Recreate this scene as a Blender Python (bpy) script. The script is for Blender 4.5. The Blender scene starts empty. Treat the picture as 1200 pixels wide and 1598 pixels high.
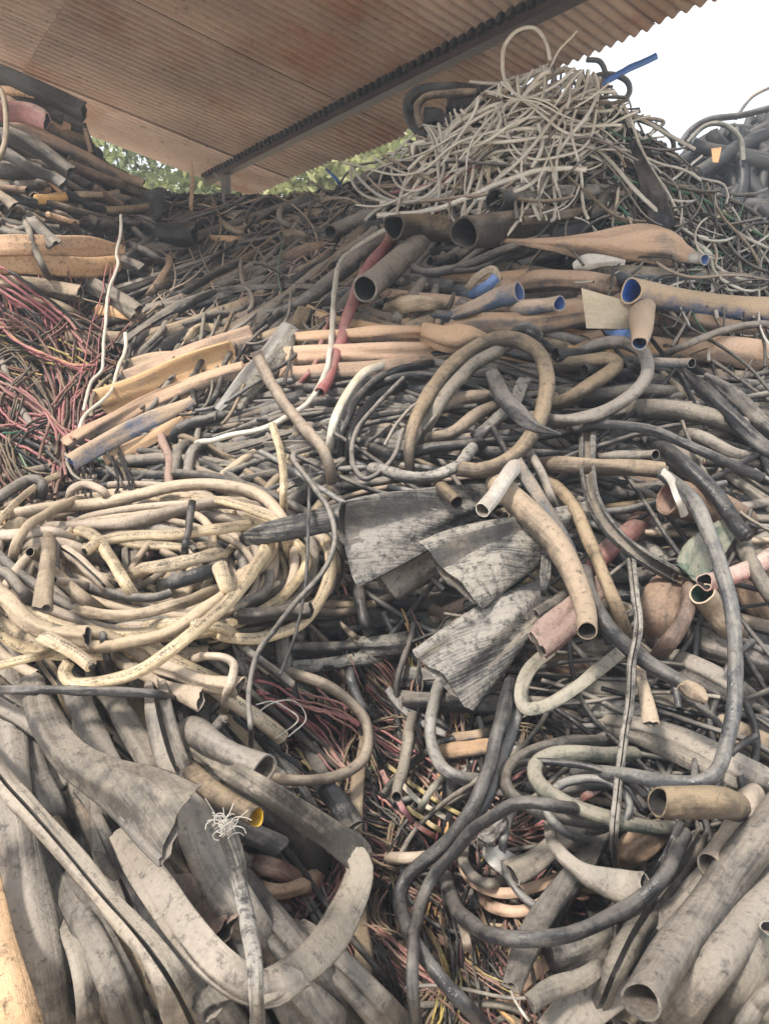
import bpy, math, random
import numpy as np
R = math.radians
scene = bpy.context.scene
COL = scene.collection
rng = np.random.default_rng(7)
random.seed(7)

# ---------------------------------------------------------------- camera, sky, sun, exposure
PITCH = R(-8); FOC = 1216.0; CAMZ = 1.7
cam_d = bpy.data.cameras.new('camera'); cam = bpy.data.objects.new('camera', cam_d); COL.objects.link(cam)
cam.location = (0, 0, CAMZ); cam.rotation_euler = (R(90) + PITCH, 0, 0)
cam_d.sensor_fit = 'HORIZONTAL'; cam_d.sensor_width = 36; cam_d.lens = 36 * FOC / 1200
cam_d.clip_start = .05; cam_d.clip_end = 2000
scene.camera = cam

world = bpy.data.worlds.new('World'); scene.world = world; world.use_nodes = True
wn = world.node_tree; wn.nodes.clear()
SUN_EL, SUN_AZ = R(50), R(218)          # azimuth clockwise from +Y
sky = wn.nodes.new('ShaderNodeTexSky'); sky.sky_type = 'NISHITA'; sky.sun_disc = False
sky.sun_elevation = SUN_EL; sky.sun_rotation = SUN_AZ; sky.air_density = 1.0; sky.dust_density = 4.0; sky.ozone_density = 1.0
cloud = wn.nodes.new('ShaderNodeMixRGB'); cloud.inputs[0].default_value = .75; cloud.inputs[2].default_value = (13.4, 13.9, 14.2, 1)
bg = wn.nodes.new('ShaderNodeBackground'); bg.inputs[1].default_value = .074
out = wn.nodes.new('ShaderNodeOutputWorld')
wn.links.new(sky.outputs[0], cloud.inputs[1]); wn.links.new(cloud.outputs[0], bg.inputs[0]); wn.links.new(bg.outputs[0], out.inputs[0])

sl = bpy.data.lights.new('sun', 'SUN'); sun = bpy.data.objects.new('sun', sl); COL.objects.link(sun)
sl.energy = 3.2; sl.angle = R(8); sl.color = (1, .90, .78)
sun.rotation_euler = (R(90) - SUN_EL, 0, -SUN_AZ + math.pi)
sun.location = (-3, -6, 9)
scene.view_settings.view_transform = 'Standard'; scene.view_settings.look = 'None'
scene.view_settings.gamma = 1; scene.view_settings.use_curve_mapping = False
scene.view_settings.exposure = .96
scene.render.engine = 'CYCLES'
scene.cycles.max_bounces = 6; scene.cycles.diffuse_bounces = 4; scene.cycles.glossy_bounces = 2
scene.cycles.use_denoising = True

# ---------------------------------------------------------------- photograph geometry -> world
cp, sp_ = math.cos(-PITCH), math.sin(-PITCH)
def ray(u, v):
    x = (u - 600) / FOC; y = -(v - 799) / FOC
    return np.array([x, cp + y * sp_, -sp_ + y * cp])
def rays(u, v):
    x = (u - 600) / FOC; y = -(v - 799) / FOC
    return np.stack([x, cp + y * sp_, -sp_ + y * cp], -1)
CAM = np.array([0, 0, CAMZ])
# how far the face of the heap stands from the camera in each direction (metres)
DP = np.array([
 (0,1850,1.72),(600,1850,1.74),(1200,1850,1.72),
 (0,1598,1.88),(300,1598,1.82),(600,1598,2.0),(900,1598,1.9),(1200,1598,1.82),
 (0,1300,2.1),(300,1300,2.0),(600,1300,2.35),(900,1300,2.2),(1200,1300,2.1),
 (0,1100,2.3),(300,1100,2.25),(600,1100,2.62),(900,1100,2.45),(1200,1100,2.3),
 (0,950,2.35),(300,950,2.3),(600,950,2.7),(900,950,2.5),(1200,950,2.45),
 (0,800,2.6),(300,800,2.6),(500,800,2.75),(700,800,2.72),(900,800,2.75),(1200,800,2.65),
 (0,700,3.6),(200,700,3.45),(400,700,3.15),(600,700,2.95),(900,700,2.9),(1200,700,2.85),
 (0,600,4.0),(200,600,3.8),(400,600,3.5),(600,600,3.25),(900,600,3.1),(1200,600,3.05),
 (0,500,4.0),(200,500,4.3),(400,500,4.0),(600,500,3.6),(900,500,3.35),(1200,500,3.35),
 (0,400,3.95),(200,400,4.5),(400,400,4.9),(600,400,4.1),(800,400,3.75),(1000,400,3.65),(1200,400,3.75),
 (0,300,4.05),(150,300,4.3),(300,300,5.6),(450,300,5.8),(600,300,4.9),(800,300,4.15),(1000,300,4.05),(1200,300,4.3),
 (0,180,4.2),(130,200,4.5),(300,240,6.0),(500,240,6.0),(660,220,4.7),(850,200,4.4),(1000,200,4.4),(850,110,4.5),(600,100,4.8),(1200,180,4.8),
 (-300,600,4.2),(-300,1200,2.3),(1500,600,3.2),(1500,1200,2.3),(-300,200,4.3),(1500,300,4.5)], float)
def depth(u, v):
    u = np.asarray(u, float); v = np.asarray(v, float)
    d2 = (u[..., None] - DP[:, 0])**2 + ((v[..., None] - DP[:, 1]) * 1.3)**2
    w = np.exp(-d2 / (2 * 95.0**2)) + 1e-5 / (1 + d2 / 1e4)**2
    return (w * DP[:, 2]).sum(-1) / w.sum(-1)
VT = [(-300,60),(0,112),(120,160),(150,235),(230,290),(300,300),(450,302),(520,288),(620,262),(660,225),(700,205),(760,165),(850,128),(930,140),(1000,200),(1040,222),(1100,275),(1200,340),(1500,480)]
def vtop(u): return np.interp(u, [a for a, b in VT], [b for a, b in VT])

# ---------------------------------------------------------------- materials
MATS = {}
def mat(key, base, dust, amt=.5, rough=.75, spots=.4, bump=.5, spotcol=(.03,.03,.032), print_=0, streak=.75, fine=1.0, up=.5, metal=0):
    m = bpy.data.materials.new(key); m.use_nodes = True; nt = m.node_tree; N = nt.nodes; L = nt.links
    b = N['Principled BSDF']
    def n(t, **k):
        x = N.new(t)
        for a, c in k.items(): setattr(x, a, c)
        return x
    def math_(op, a, b_=None, c=None, clamp=False):
        x = n('ShaderNodeMath', operation=op); x.use_clamp = clamp
        for i, q in enumerate((a, b_, c)):
            if q is None: continue
            if isinstance(q, (int, float)): x.inputs[i].default_value = q
            else: L.new(q, x.inputs[i])
        return x.outputs[0]
    tc = n('ShaderNodeTexCoord'); oi = n('ShaderNodeObjectInfo'); geo = n('ShaderNodeNewGeometry')
    off = n('ShaderNodeVectorMath', operation='MULTIPLY_ADD'); off.inputs[1].default_value = (1, 1, 1)
    rv = n('ShaderNodeCombineXYZ')
    r10 = math_('MULTIPLY', oi.outputs['Random'], 37.0); r20 = math_('MULTIPLY', oi.outputs['Random'], 91.0)
    L.new(r10, rv.inputs[0]); L.new(r20, rv.inputs[1])
    L.new(tc.outputs['Object'], off.inputs[0]); L.new(rv.outputs[0], off.inputs[2])
    def noise(vec, scale, det=4, ro=.6):
        x = n('ShaderNodeTexNoise'); x.inputs['Scale'].default_value = scale; x.inputs['Detail'].default_value = det; x.inputs['Roughness'].default_value = ro
        L.new(vec, x.inputs['Vector']); return x.outputs['Fac']
    n1 = noise(off.outputs[0], 5.0 * fine, 5, .65)
    mp = n('ShaderNodeMapping'); mp.inputs['Scale'].default_value = (7, 110, 1); 
    ad = n('ShaderNodeVectorMath', operation='ADD'); L.new(tc.outputs['UV'], ad.inputs[0]); L.new(rv.outputs[0], ad.inputs[1]); L.new(ad.outputs[0], mp.inputs['Vector'])
    n2 = noise(mp.outputs[0], 1.0, 4, .6)
    n3 = noise(off.outputs[0], 90.0, 3, .7)
    n4 = noise(off.outputs[0], 22.0 * fine, 4, .75)
    sx = n('ShaderNodeSeparateXYZ'); L.new(geo.outputs['Normal'], sx.inputs[0])
    # dust mask; its up-facing term also paints lit tops and darker undersides
    s = math_('MULTIPLY', n1, 1.6); s = math_('MULTIPLY_ADD', n2, streak, s); s = math_('ADD', s, .5*(.75 - streak)); s = math_('MULTIPLY_ADD', n4, .9, s)
    s = math_('MULTIPLY_ADD', sx.outputs[2], up, s); s = math_('MULTIPLY_ADD', oi.outputs['Random'], .5, s)
    s = math_('ADD', s, -1.97 + (amt - .5) * 2.0)
    s = math_('MULTIPLY_ADD', s, 1.75, .5, clamp=True)
    mix = n('ShaderNodeMixRGB'); mix.inputs[1].default_value = (*base, 1); mix.inputs[2].default_value = (*dust, 1); L.new(s, mix.inputs[0])
    # grime specks
    g = math_('MULTIPLY_ADD', noise(off.outputs[0], 38.0 * fine, 5, .8), 7.0, -4.4 + spots * 1.6, clamp=True); g = math_('MULTIPLY', g, min(1, .35 + spots))
    mix2 = n('ShaderNodeMixRGB'); mix2.inputs[2].default_value = (*spotcol, 1); L.new(g, mix2.inputs[0]); L.new(mix.outputs[0], mix2.inputs[1])
    mps = n('ShaderNodeMapping'); mps.inputs['Scale'].default_value = (16, 420, 1); mps.inputs['Rotation'].default_value = (0, 0, .05); L.new(ad.outputs[0], mps.inputs['Vector'])
    sc_ = noise(mps.outputs[0], 1.0, 2, .5); gate = math_('MULTIPLY_ADD', n4, 3.0, -1.2, clamp=True)
    sc_ = math_('MULTIPLY_ADD', sc_, 9.0, -5.6, clamp=True); sc_ = math_('MULTIPLY', sc_, gate); sc_ = math_('MULTIPLY', sc_, .55)
    mxs = n('ShaderNodeMixRGB'); mxs.inputs[2].default_value = (*[min(.8, .5*a+.22) for a in dust], 1); L.new(sc_, mxs.inputs[0]); L.new(mix2.outputs[0], mxs.inputs[1])
    last = mxs.outputs[0]
    if print_:
        # faded dark lettering run along the sheath: little marks on one line of the section
        su = n('ShaderNodeSeparateXYZ'); L.new(tc.outputs['UV'], su.inputs[0])
        band = math_('COMPARE', su.outputs[2], 0, 1)
        vz = n('ShaderNodeAttribute'); vz.attribute_name = 'ring'
        band = math_('COMPARE', vz.outputs['Fac'], .56, .05)
        mp2 = n('ShaderNodeMapping'); mp2.inputs['Scale'].default_value = (190, 120, 1); L.new(ad.outputs[0], mp2.inputs['Vector'])
        vo = n('ShaderNodeTexVoronoi'); vo.feature = 'DISTANCE_TO_EDGE'; vo.inputs['Scale'].default_value = 1.0; L.new(mp2.outputs[0], vo.inputs['Vector'])
        ink = math_('LESS_THAN', vo.outputs['Distance'], .09)
        wd = noise(mp.outputs[0], 2.2, 1, .5); wd = math_('GREATER_THAN', wd, .44)
        ink = math_('MULTIPLY', ink, band); ink = math_('MULTIPLY', ink, wd); ink = math_('MULTIPLY', ink, .8 * print_)
        m3 = n('ShaderNodeMixRGB'); m3.inputs[2].default_value = (.05, .05, .05, 1); L.new(ink, m3.inputs[0]); L.new(last, m3.inputs[1]); last = m3.outputs[0]
    # value variation per object and fine grain
    hv = n('ShaderNodeHueSaturation'); L.new(last, hv.inputs['Color'])
    n5 = noise(off.outputs[0], 2.6 * fine, 3, .6); st = math_('MULTIPLY_ADD', n5, 2.4, -.55, clamp=True)
    val = math_('MULTIPLY_ADD', oi.outputs['Random'], .42, .42); val = math_('MULTIPLY_ADD', n3, .50, val); val = math_('ADD', val, -.13); val = math_('MULTIPLY_ADD', st, .26, val)
    L.new(val, hv.inputs['Value']); 
    rr = math_('FRACT', math_('MULTIPLY', oi.outputs['Random'], 57.3)); L.new(math_('MULTIPLY_ADD', rr, .3, .72), hv.inputs['Saturation'])
    L.new(math_('MULTIPLY_ADD', rr, .012, .489), hv.inputs['Hue'])
    L.new(hv.outputs[0], b.inputs['Base Color'])
    L.new(math_('MULTIPLY_ADD', s, .28, rough - .30), b.inputs['Roughness'])
    b.inputs['Specular IOR Level'].default_value = .4; b.inputs['Metallic'].default_value = metal
    h = math_('MULTIPLY_ADD', n2, .7, math_('MULTIPLY', n4, 1.5)); h = math_('MULTIPLY_ADD', n3, .6, h)
    bp = n('ShaderNodeBump'); bp.inputs['Strength'].default_value = bump; bp.inputs['Distance'].default_value = .006
    L.new(h, bp.inputs['Height']); L.new(bp.outputs[0], b.inputs['Normal'])
    MATS[key] = m; return m
mat('gy', (.055,.052,.05), (.265,.235,.195), .5)                    # grey-brown dusty sheath
mat('gl', (.07,.064,.057), (.295,.255,.20), .48)                    # lighter grey-brown sheath
mat('dk', (.028,.028,.031), (.22,.20,.17), .36, rough=.65)                  # dark dusty cable
mat('bk', (.018,.019,.023), (.135,.125,.115), .32, rough=.58)         # black rubber
mat('bg', (.06,.065,.075), (.25,.24,.22), .45, rough=.5)           # smooth grey-black hose
mat('mb', (.07,.055,.042), (.32,.245,.155), .5)                     # mid brown
mat('br', (.13,.085,.06), (.36,.25,.17), .55)                      # brown
mat('rb', (.17,.07,.055), (.34,.23,.18), .5)                       # red-brown
mat('dp', (.34,.14,.12), (.42,.30,.24), .5)                        # dusty pink
mat('be', (.80,.65,.42), (.40,.32,.21), .48, print_=1, spots=.35)  # lettered cream cable
mat('bt', (.19,.15,.105), (.43,.345,.24), .5, spots=.3)              # dusty beige cable
mat('oc', (.70,.41,.14), (.58,.37,.17), .5, spots=.45)             # ochre
mat('od', (.15,.15,.16), (.55,.36,.20), .72, spots=.15)            # orange-brown dust over grey
mat('bl', (.06,.13,.28), (.48,.36,.24), .66, spots=.1)             # blue plastic under tan dust
mat('blue', (.04,.17,.60), (.12,.25,.50), .3, rough=.4, spots=0)  # clean blue
mat('bs', (.10,.125,.16), (.36,.29,.21), .5)                       # blue-grey
mat('wh', (.74,.71,.62), (.47,.41,.31), .35, spots=.15)            # off-white wire
mat('lt', (.55,.54,.50), (.38,.34,.29), .4, spots=.2)              # pale scrap
mat('fb', (.05,.05,.053), (.29,.27,.235), .50, spots=.6, bump=.8, streak=1.9)   # weathered grey
mat('gt', (.07,.085,.075), (.27,.25,.20), .52)                        # greenish grey
mat('gn', (.05,.22,.13), (.22,.27,.17), .35)                       # green
mat('gd', (.03,.10,.075), (.20,.20,.15), .35)                      # dark green
mat('pk', (.50,.17,.19), (.42,.24,.20), .5)                        # pink
mat('rd', (.42,.08,.08), (.40,.20,.17), .45)                       # red
mat('yl', (.50,.40,.12), (.42,.34,.20), .4)                        # yellow
mat('or', (.65,.28,.06), (.50,.30,.16), .4)
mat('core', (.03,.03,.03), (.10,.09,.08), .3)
mat('cu', (.30,.16,.09), (.25,.2,.15), .5)
mat('card', (.55,.47,.32), (.50,.42,.29), .5, spots=.1, bump=.15)
mat('inn', (.07,.068,.065), (.22,.19,.155), .4)
mat('yi', (.75,.48,.06), (.6,.4,.1), .3, spots=0)
mat('ib', (.30,.26,.21), (.36,.30,.23), .5)
mat('steel', (.07,.05,.042), (.17,.10,.065), .4, rough=.6)
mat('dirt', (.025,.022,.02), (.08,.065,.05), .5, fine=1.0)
mat('ground', (.48,.38,.27), (.60,.49,.36), .5, fine=.3)
mat('bark', (.09,.07,.05), (.16,.13,.10), .5)
mat('leaf', (.46,.52,.16), (.62,.66,.28), .5, spots=0)
mat('leaf_dark', (.28,.37,.10), (.42,.50,.18), .5, spots=0)
mat('roof', (.66,.49,.37), (.86,.69,.54), .5, spots=.3, fine=.35, bump=.15)
# rust blooms on the roof iron
def rust(m):
    nt = m.node_tree; N = nt.nodes; L = nt.links; b = N['Principled BSDF']; src = b.inputs['Base Color'].links[0].from_socket
    g = N.new('ShaderNodeNewGeometry'); x = N.new('ShaderNodeTexNoise'); x.inputs['Scale'].default_value = 1.1; x.inputs['Detail'].default_value = 7; x.inputs['Roughness'].default_value = .68
    L.new(g.outputs['Position'], x.inputs['Vector'])
    r = N.new('ShaderNodeValToRGB'); r.color_ramp.elements[0].position = .50; r.color_ramp.elements[1].position = .68; L.new(x.outputs['Fac'], r.inputs[0])
    mx = N.new('ShaderNodeMixRGB'); mx.inputs[2].default_value = (.42,.19,.09,1); ml = N.new('ShaderNodeMath'); ml.operation = 'MULTIPLY'; ml.inputs[1].default_value = .8
    L.new(r.outputs[0], ml.inputs[0]); L.new(ml.outputs[0], mx.inputs[0]); L.new(src, mx.inputs[1]); L.new(mx.outputs[0], b.inputs['Base Color'])
    x2 = N.new('ShaderNodeTexNoise'); x2.inputs['Scale'].default_value = .7; x2.inputs['Detail'].default_value = 6; L.new(g.outputs['Position'], x2.inputs['Vector'])
    r2 = N.new('ShaderNodeValToRGB'); r2.color_ramp.elements[0].position = .35; r2.color_ramp.elements[1].position = .6; r2.color_ramp.elements[0].color = (.5,.5,.5,1)
    L.new(x2.outputs['Fac'], r2.inputs[0])
    mm = N.new('ShaderNodeMixRGB'); mm.blend_type = 'MULTIPLY'; mm.inputs[0].default_value = .7; L.new(mx.outputs[0], mm.inputs[1]); L.new(r2.outputs[0], mm.inputs[2]); L.new(mm.outputs[0], b.inputs['Base Color'])
rust(MATS['roof'])
for k in ('leaf', 'leaf_dark'):
    nt = MATS[k].node_tree; tr = nt.nodes.new('ShaderNodeBsdfTranslucent'); ms = nt.nodes.new('ShaderNodeMixShader'); ms.inputs[0].default_value = .5
    b = nt.nodes['Principled BSDF']; nt.links.new(b.inputs['Base Color'].links[0].from_socket, tr.inputs[0]); nt.links.new(b.outputs[0], ms.inputs[1]); nt.links.new(tr.outputs[0], ms.inputs[2]); nt.links.new(ms.outputs[0], nt.nodes['Material Output'].inputs[0])

# ---------------------------------------------------------------- sweeping shapes
def catmull(P, n):
    """resample rows of P (any columns) to n rows along a centripetal-ish Catmull-Rom curve"""
    P = np.asarray(P, float); m = len(P)
    if m == 2: P = np.vstack([P[0], (P[0] + P[1]) / 2, P[1]]); m = 3
    E = np.vstack([2 * P[0] - P[1], P, 2 * P[-1] - P[-2]])
    seg = np.linalg.norm(np.diff(P[:, :2], axis=0), axis=1) + 1e-6; cum = np.r_[0, np.cumsum(seg)]
    t = np.linspace(0, cum[-1], n); k = np.clip(np.searchsorted(cum, t, side='right') - 1, 0, m - 2); f = (t - cum[k]) / seg[k]
    f = np.clip(f, 0, 1)[:, None]; p0, p1, p2, p3 = E[k], E[k+1], E[k+2], E[k+3]
    return .5 * ((2*p1) + (p2-p0)*f + (2*p0-5*p1+4*p2-p3)*f**2 + (-p0+3*p1-3*p2+p3)*f**3)

def frames(P, roll, toward=None):
    T = np.gradient(P, axis=0); T /= np.linalg.norm(T, axis=1)[:, None] + 1e-12
    V = (CAM if toward is None else toward) - P; V /= np.linalg.norm(V, axis=1)[:, None]
    Nn = np.empty_like(P); prev = V[0]
    for i in range(len(P)):
        a = V[i] + .5 * prev; a = a - a.dot(T[i]) * T[i]
        l = np.linalg.norm(a)
        if l < 1e-4: a = prev - prev.dot(T[i]) * T[i]; l = np.linalg.norm(a) + 1e-9
        prev = a / l; Nn[i] = prev
    S = np.cross(T, Nn)
    c, s = np.cos(roll)[:, None], np.sin(roll)[:, None]
    return T, S * c + Nn * s, Nn * c - S * s

def ringmesh(P, A, B, roll, segs=10, dent=.05, phi0=-math.pi/2, span=2*math.pi, shrink=0., seed=0, lo=0, hi=None, pw=1.0, ribs=0, crease=0., arch=0.):
    """verts (n*segs), quads, uv for a swept closed or open section"""
    n = len(P); T, S, Nn = frames(P, roll)
    closed = span > 6.28
    k = segs if closed else segs + 1
    phi = phi0 + span * np.arange(k) / segs
    r = np.random.default_rng(seed)
    L = np.r_[0, np.cumsum(np.linalg.norm(np.diff(P, axis=0), axis=1))]
    q = np.ones((n, k)); sc = np.mean(A) * 2 + 1e-6
    for j in range(5):
        fr = r.uniform(.25, 1.6) / sc; h = r.integers(1, 4); q += dent * r.uniform(.4, 1) * np.sin(L[:, None] * fr + h * phi[None] + r.uniform(0, 6.3))
    if crease:
        for j in range(3):
            pc = r.uniform(.3, 2.8) + .35*np.sin(L[:, None]*r.uniform(.15, .5)/sc + r.uniform(0, 6.3)); wd_ = r.uniform(.12, .24)
            q -= crease*r.uniform(.3, 1.)*(.4+.6*np.sin(L[:, None]*r.uniform(.2, .6)/sc + r.uniform(0, 6.3))**2)*np.exp(-((phi[None]-pc)/wd_)**2)
    if ribs: q += .05 * (np.sin(L / ribs * 6.283)[:, None])
    a = (A[:, None] - shrink) * q; b = (B[:, None] - shrink * .999) * q
    b = np.maximum(b, .0015)
    cx = np.cos(phi); cy = np.sin(phi)
    if pw != 1: cx = np.sign(cx) * np.abs(cx)**pw; cy = np.sign(cy) * np.abs(cy)**pw
    V = P[:, None] + S[:, None] * (a * cx)[..., None] + Nn[:, None] * (b * cy)[..., None]
    if arch:
        s1, s2, s3 = r.uniform(0, 6.28, 3); Ls = L[:, None]/sc
        am = arch*r.choice([-1, 1, 1])*(.6+.4*np.sin(Ls*.5+s1)); x_ = cx[None]
        V = V + Nn[:, None] * (A[:, None]*(-am*x_**2 + arch*.45*np.sin(x_*3.1+s2+Ls*.7)+arch*.2*np.sin(x_*7+s3)))[..., None]
    uvv = (phi[None] - phi0) * A[:, None]
    uv = np.stack([np.broadcast_to(L[:, None], (n, k)), uvv], -1)
    return V, uv, phi, T

class Geo:
    def __init__(s): s.v = []; s.f = []; s.uv = []; s.ring = []; s.mi = []; s.n = 0
    def grid(s, V, uv, closed, flip=False, mi=0, ring=None):
        n, k = V.shape[:2]; base = s.n
        s.v.append(V.reshape(-1, 3)); s.n += n * k
        i = np.arange(n - 1)[:, None]; kk = k if closed else k - 1; j = np.arange(kk)[None]; j2 = (j + 1) % k
        q = np.stack([base + i*k + j, base + i*k + j2, base + (i+1)*k + j2, base + (i+1)*k + j], -1).reshape(-1, 4)
        if flip: q = q[:, ::-1]
        s.f.append(q)
        s.uv.append(uv.reshape(-1, 2)); s.ring.append((np.broadcast_to((np.arange(k) / k)[None], (n, k))).reshape(-1)); s.mi.append(np.full(len(q), mi))
        return base
    def strip(s, r1, r2, closed=True, mi=0):
        V = np.stack([r1, r2]); k = len(r1)
        uv = np.stack([np.broadcast_to(np.array([0, .01])[:, None], (2, k)), np.broadcast_to((np.arange(k) * .01)[None], (2, k))], -1)
        s.grid(V, uv, closed, mi=mi)
    def cap(s, ring, bulge=None, mi=0):
        c = ring.mean(0); 
        if bulge is not None: c = c + bulge
        m = (ring + c) / 2 + (0 if bulge is None else bulge * .35)
        s.strip(ring, m, mi=mi); s.strip(m, c + (m - c) * .02, mi=mi)
    def mesh(s, name, mats, origin, smooth=True):
        V = np.vstack(s.v) - origin; F = np.vstack(s.f); me = bpy.data.meshes.new(name)
        me.vertices.add(len(V)); me.vertices.foreach_set('co', V.ravel().astype(np.float32))
        me.loops.add(F.size); me.loops.foreach_set('vertex_index', F.ravel().astype(np.int32))
        me.polygons.add(len(F)); me.polygons.foreach_set('loop_start', (np.arange(len(F)) * 4).astype(np.int32))
        me.polygons.foreach_set('material_index', np.concatenate(s.mi).astype(np.int32))
        ul = me.uv_layers.new(name='UVMap'); ul.data.foreach_set('uv', np.vstack(s.uv)[F.ravel()].ravel().astype(np.float32))
        at = me.attributes.new('ring', 'FLOAT', 'POINT'); at.data.foreach_set('value', np.concatenate(s.ring).astype(np.float32))
        for m in mats: me.materials.append(MATS[m])
        me.update(calc_edges=True)
        me.polygons.foreach_set('use_smooth', np.full(len(F), smooth)); me.update()
        return me

def link(name, me, loc, parent=None):
    o = bpy.data.objects.new(name, me); COL.objects.link(o)
    if parent is not None: o.parent = parent
    else: o.location = loc
    return o

def tube(name, P, A, B, roll, m, opens='', inner='inn', solid=False, segs=10, dent=.05, slit=None, seed=0, pw=1., ribs=0, wall=.12, parent=None, corem='core'):
    """one sheath, pipe or cable as an object; its mouths, linings and cores are child parts"""
    origin = P[len(P)//2].copy() if parent is None else np.array(parent.location)
    g = Geo(); span = 2*math.pi; phi0 = -math.pi/2
    w = np.minimum(np.clip(wall * np.minimum(A, B * 2), .002, .009), .28*B)[:, None]
    if slit:
        gap = slit; phi0 = math.pi/2 + gap; span = 2*math.pi - 2*gap
    flatp = (B.mean()/A.mean() < .85)
    V, uv, phi, T = ringmesh(P, A, B, roll, segs, dent, phi0, span, seed=seed, pw=1.22 if flatp else pw, ribs=ribs, crease=(.25 if B.mean()/A.mean() < .22 else .55 if segs >= 11 else .22) if flatp else .03, arch=(.34 if B.mean()/A.mean() < .22 else .14) if flatp and A.mean() > .02 else 0)
    rg = np.random.default_rng(seed + 5)
    if len(P) > 5 and not solid:
        for i, s1 in ((0, -1), (len(P)-1, 1)):
            V[i] += T[i][None]*(min(A[i], .06)*(.10 if flatp else .04)*(rg.normal(size=len(V[i]))*.5 + 1.2*np.sin(phi*rg.integers(2,5)+rg.uniform(0,6))) + A[i]*rg.uniform(-.5, .5)*(.7 if flatp else .15)*np.cos(phi))[:, None]
    closed = slit is None
    g.grid(V, uv, closed)
    Pm = P[:, None]
    Vi = Pm + (V - Pm) * (1 - (w / (np.linalg.norm(V - Pm, axis=2) + 1e-6)).clip(0, .5)[..., None])
    for e, i in (('s', 0), ('e', len(P)-1)):
        if e in opens and not solid or (slit and not solid):
            r1, r2 = (V[i], Vi[i])
            if i == 0: g.strip(r2, r1, closed)
            else: g.strip(r1, r2, closed)
        elif closed:
            g.cap(V[i], (-T[i] if i == 0 else T[i]) * A[i] * .25)
    if slit:
        g.strip(V[:, 0], Vi[:, 0], False); g.strip(Vi[:, -1], V[:, -1], False)
    o = link(name, g.mesh(name, [m], origin), origin, parent)
    if slit:
        q = Geo(); q.grid(Vi, uv, False, flip=True); link('lining', q.mesh('lining', [inner], origin), None, o)
    elif opens and not solid:
        L = np.r_[0, np.cumsum(np.linalg.norm(np.diff(P, axis=0), axis=1))]; R0 = A.mean()
        for e in opens:
            if e == 's': k = max(2, int(np.searchsorted(L, 7 * R0))); sl_ = slice(0, k + 1)
            else: k = min(len(P)-2, int(np.searchsorted(L, L[-1] - 7 * R0))); sl_ = slice(k, len(P))
            q = Geo(); q.grid(Vi[sl_], uv[sl_], True, flip=True); q.cap(Vi[sl_][-1 if e == 's' else 0])
            link('lining', q.mesh('lining', [inner], origin), None, o)
    elif opens and solid:
        for e in opens:
            i = 0 if e == 's' else len(P)-1; d = (-T[i] if i == 0 else T[i])
            ring = P[i] + (V[i] - P[i]) * .55; q = Geo(); q.strip(ring + d * A[i]*.05, ring + d * A[i] * .45); q.cap(ring + d * A[i] * .45)
            link('core', q.mesh('core', [corem], origin), None, o)
    return o

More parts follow.
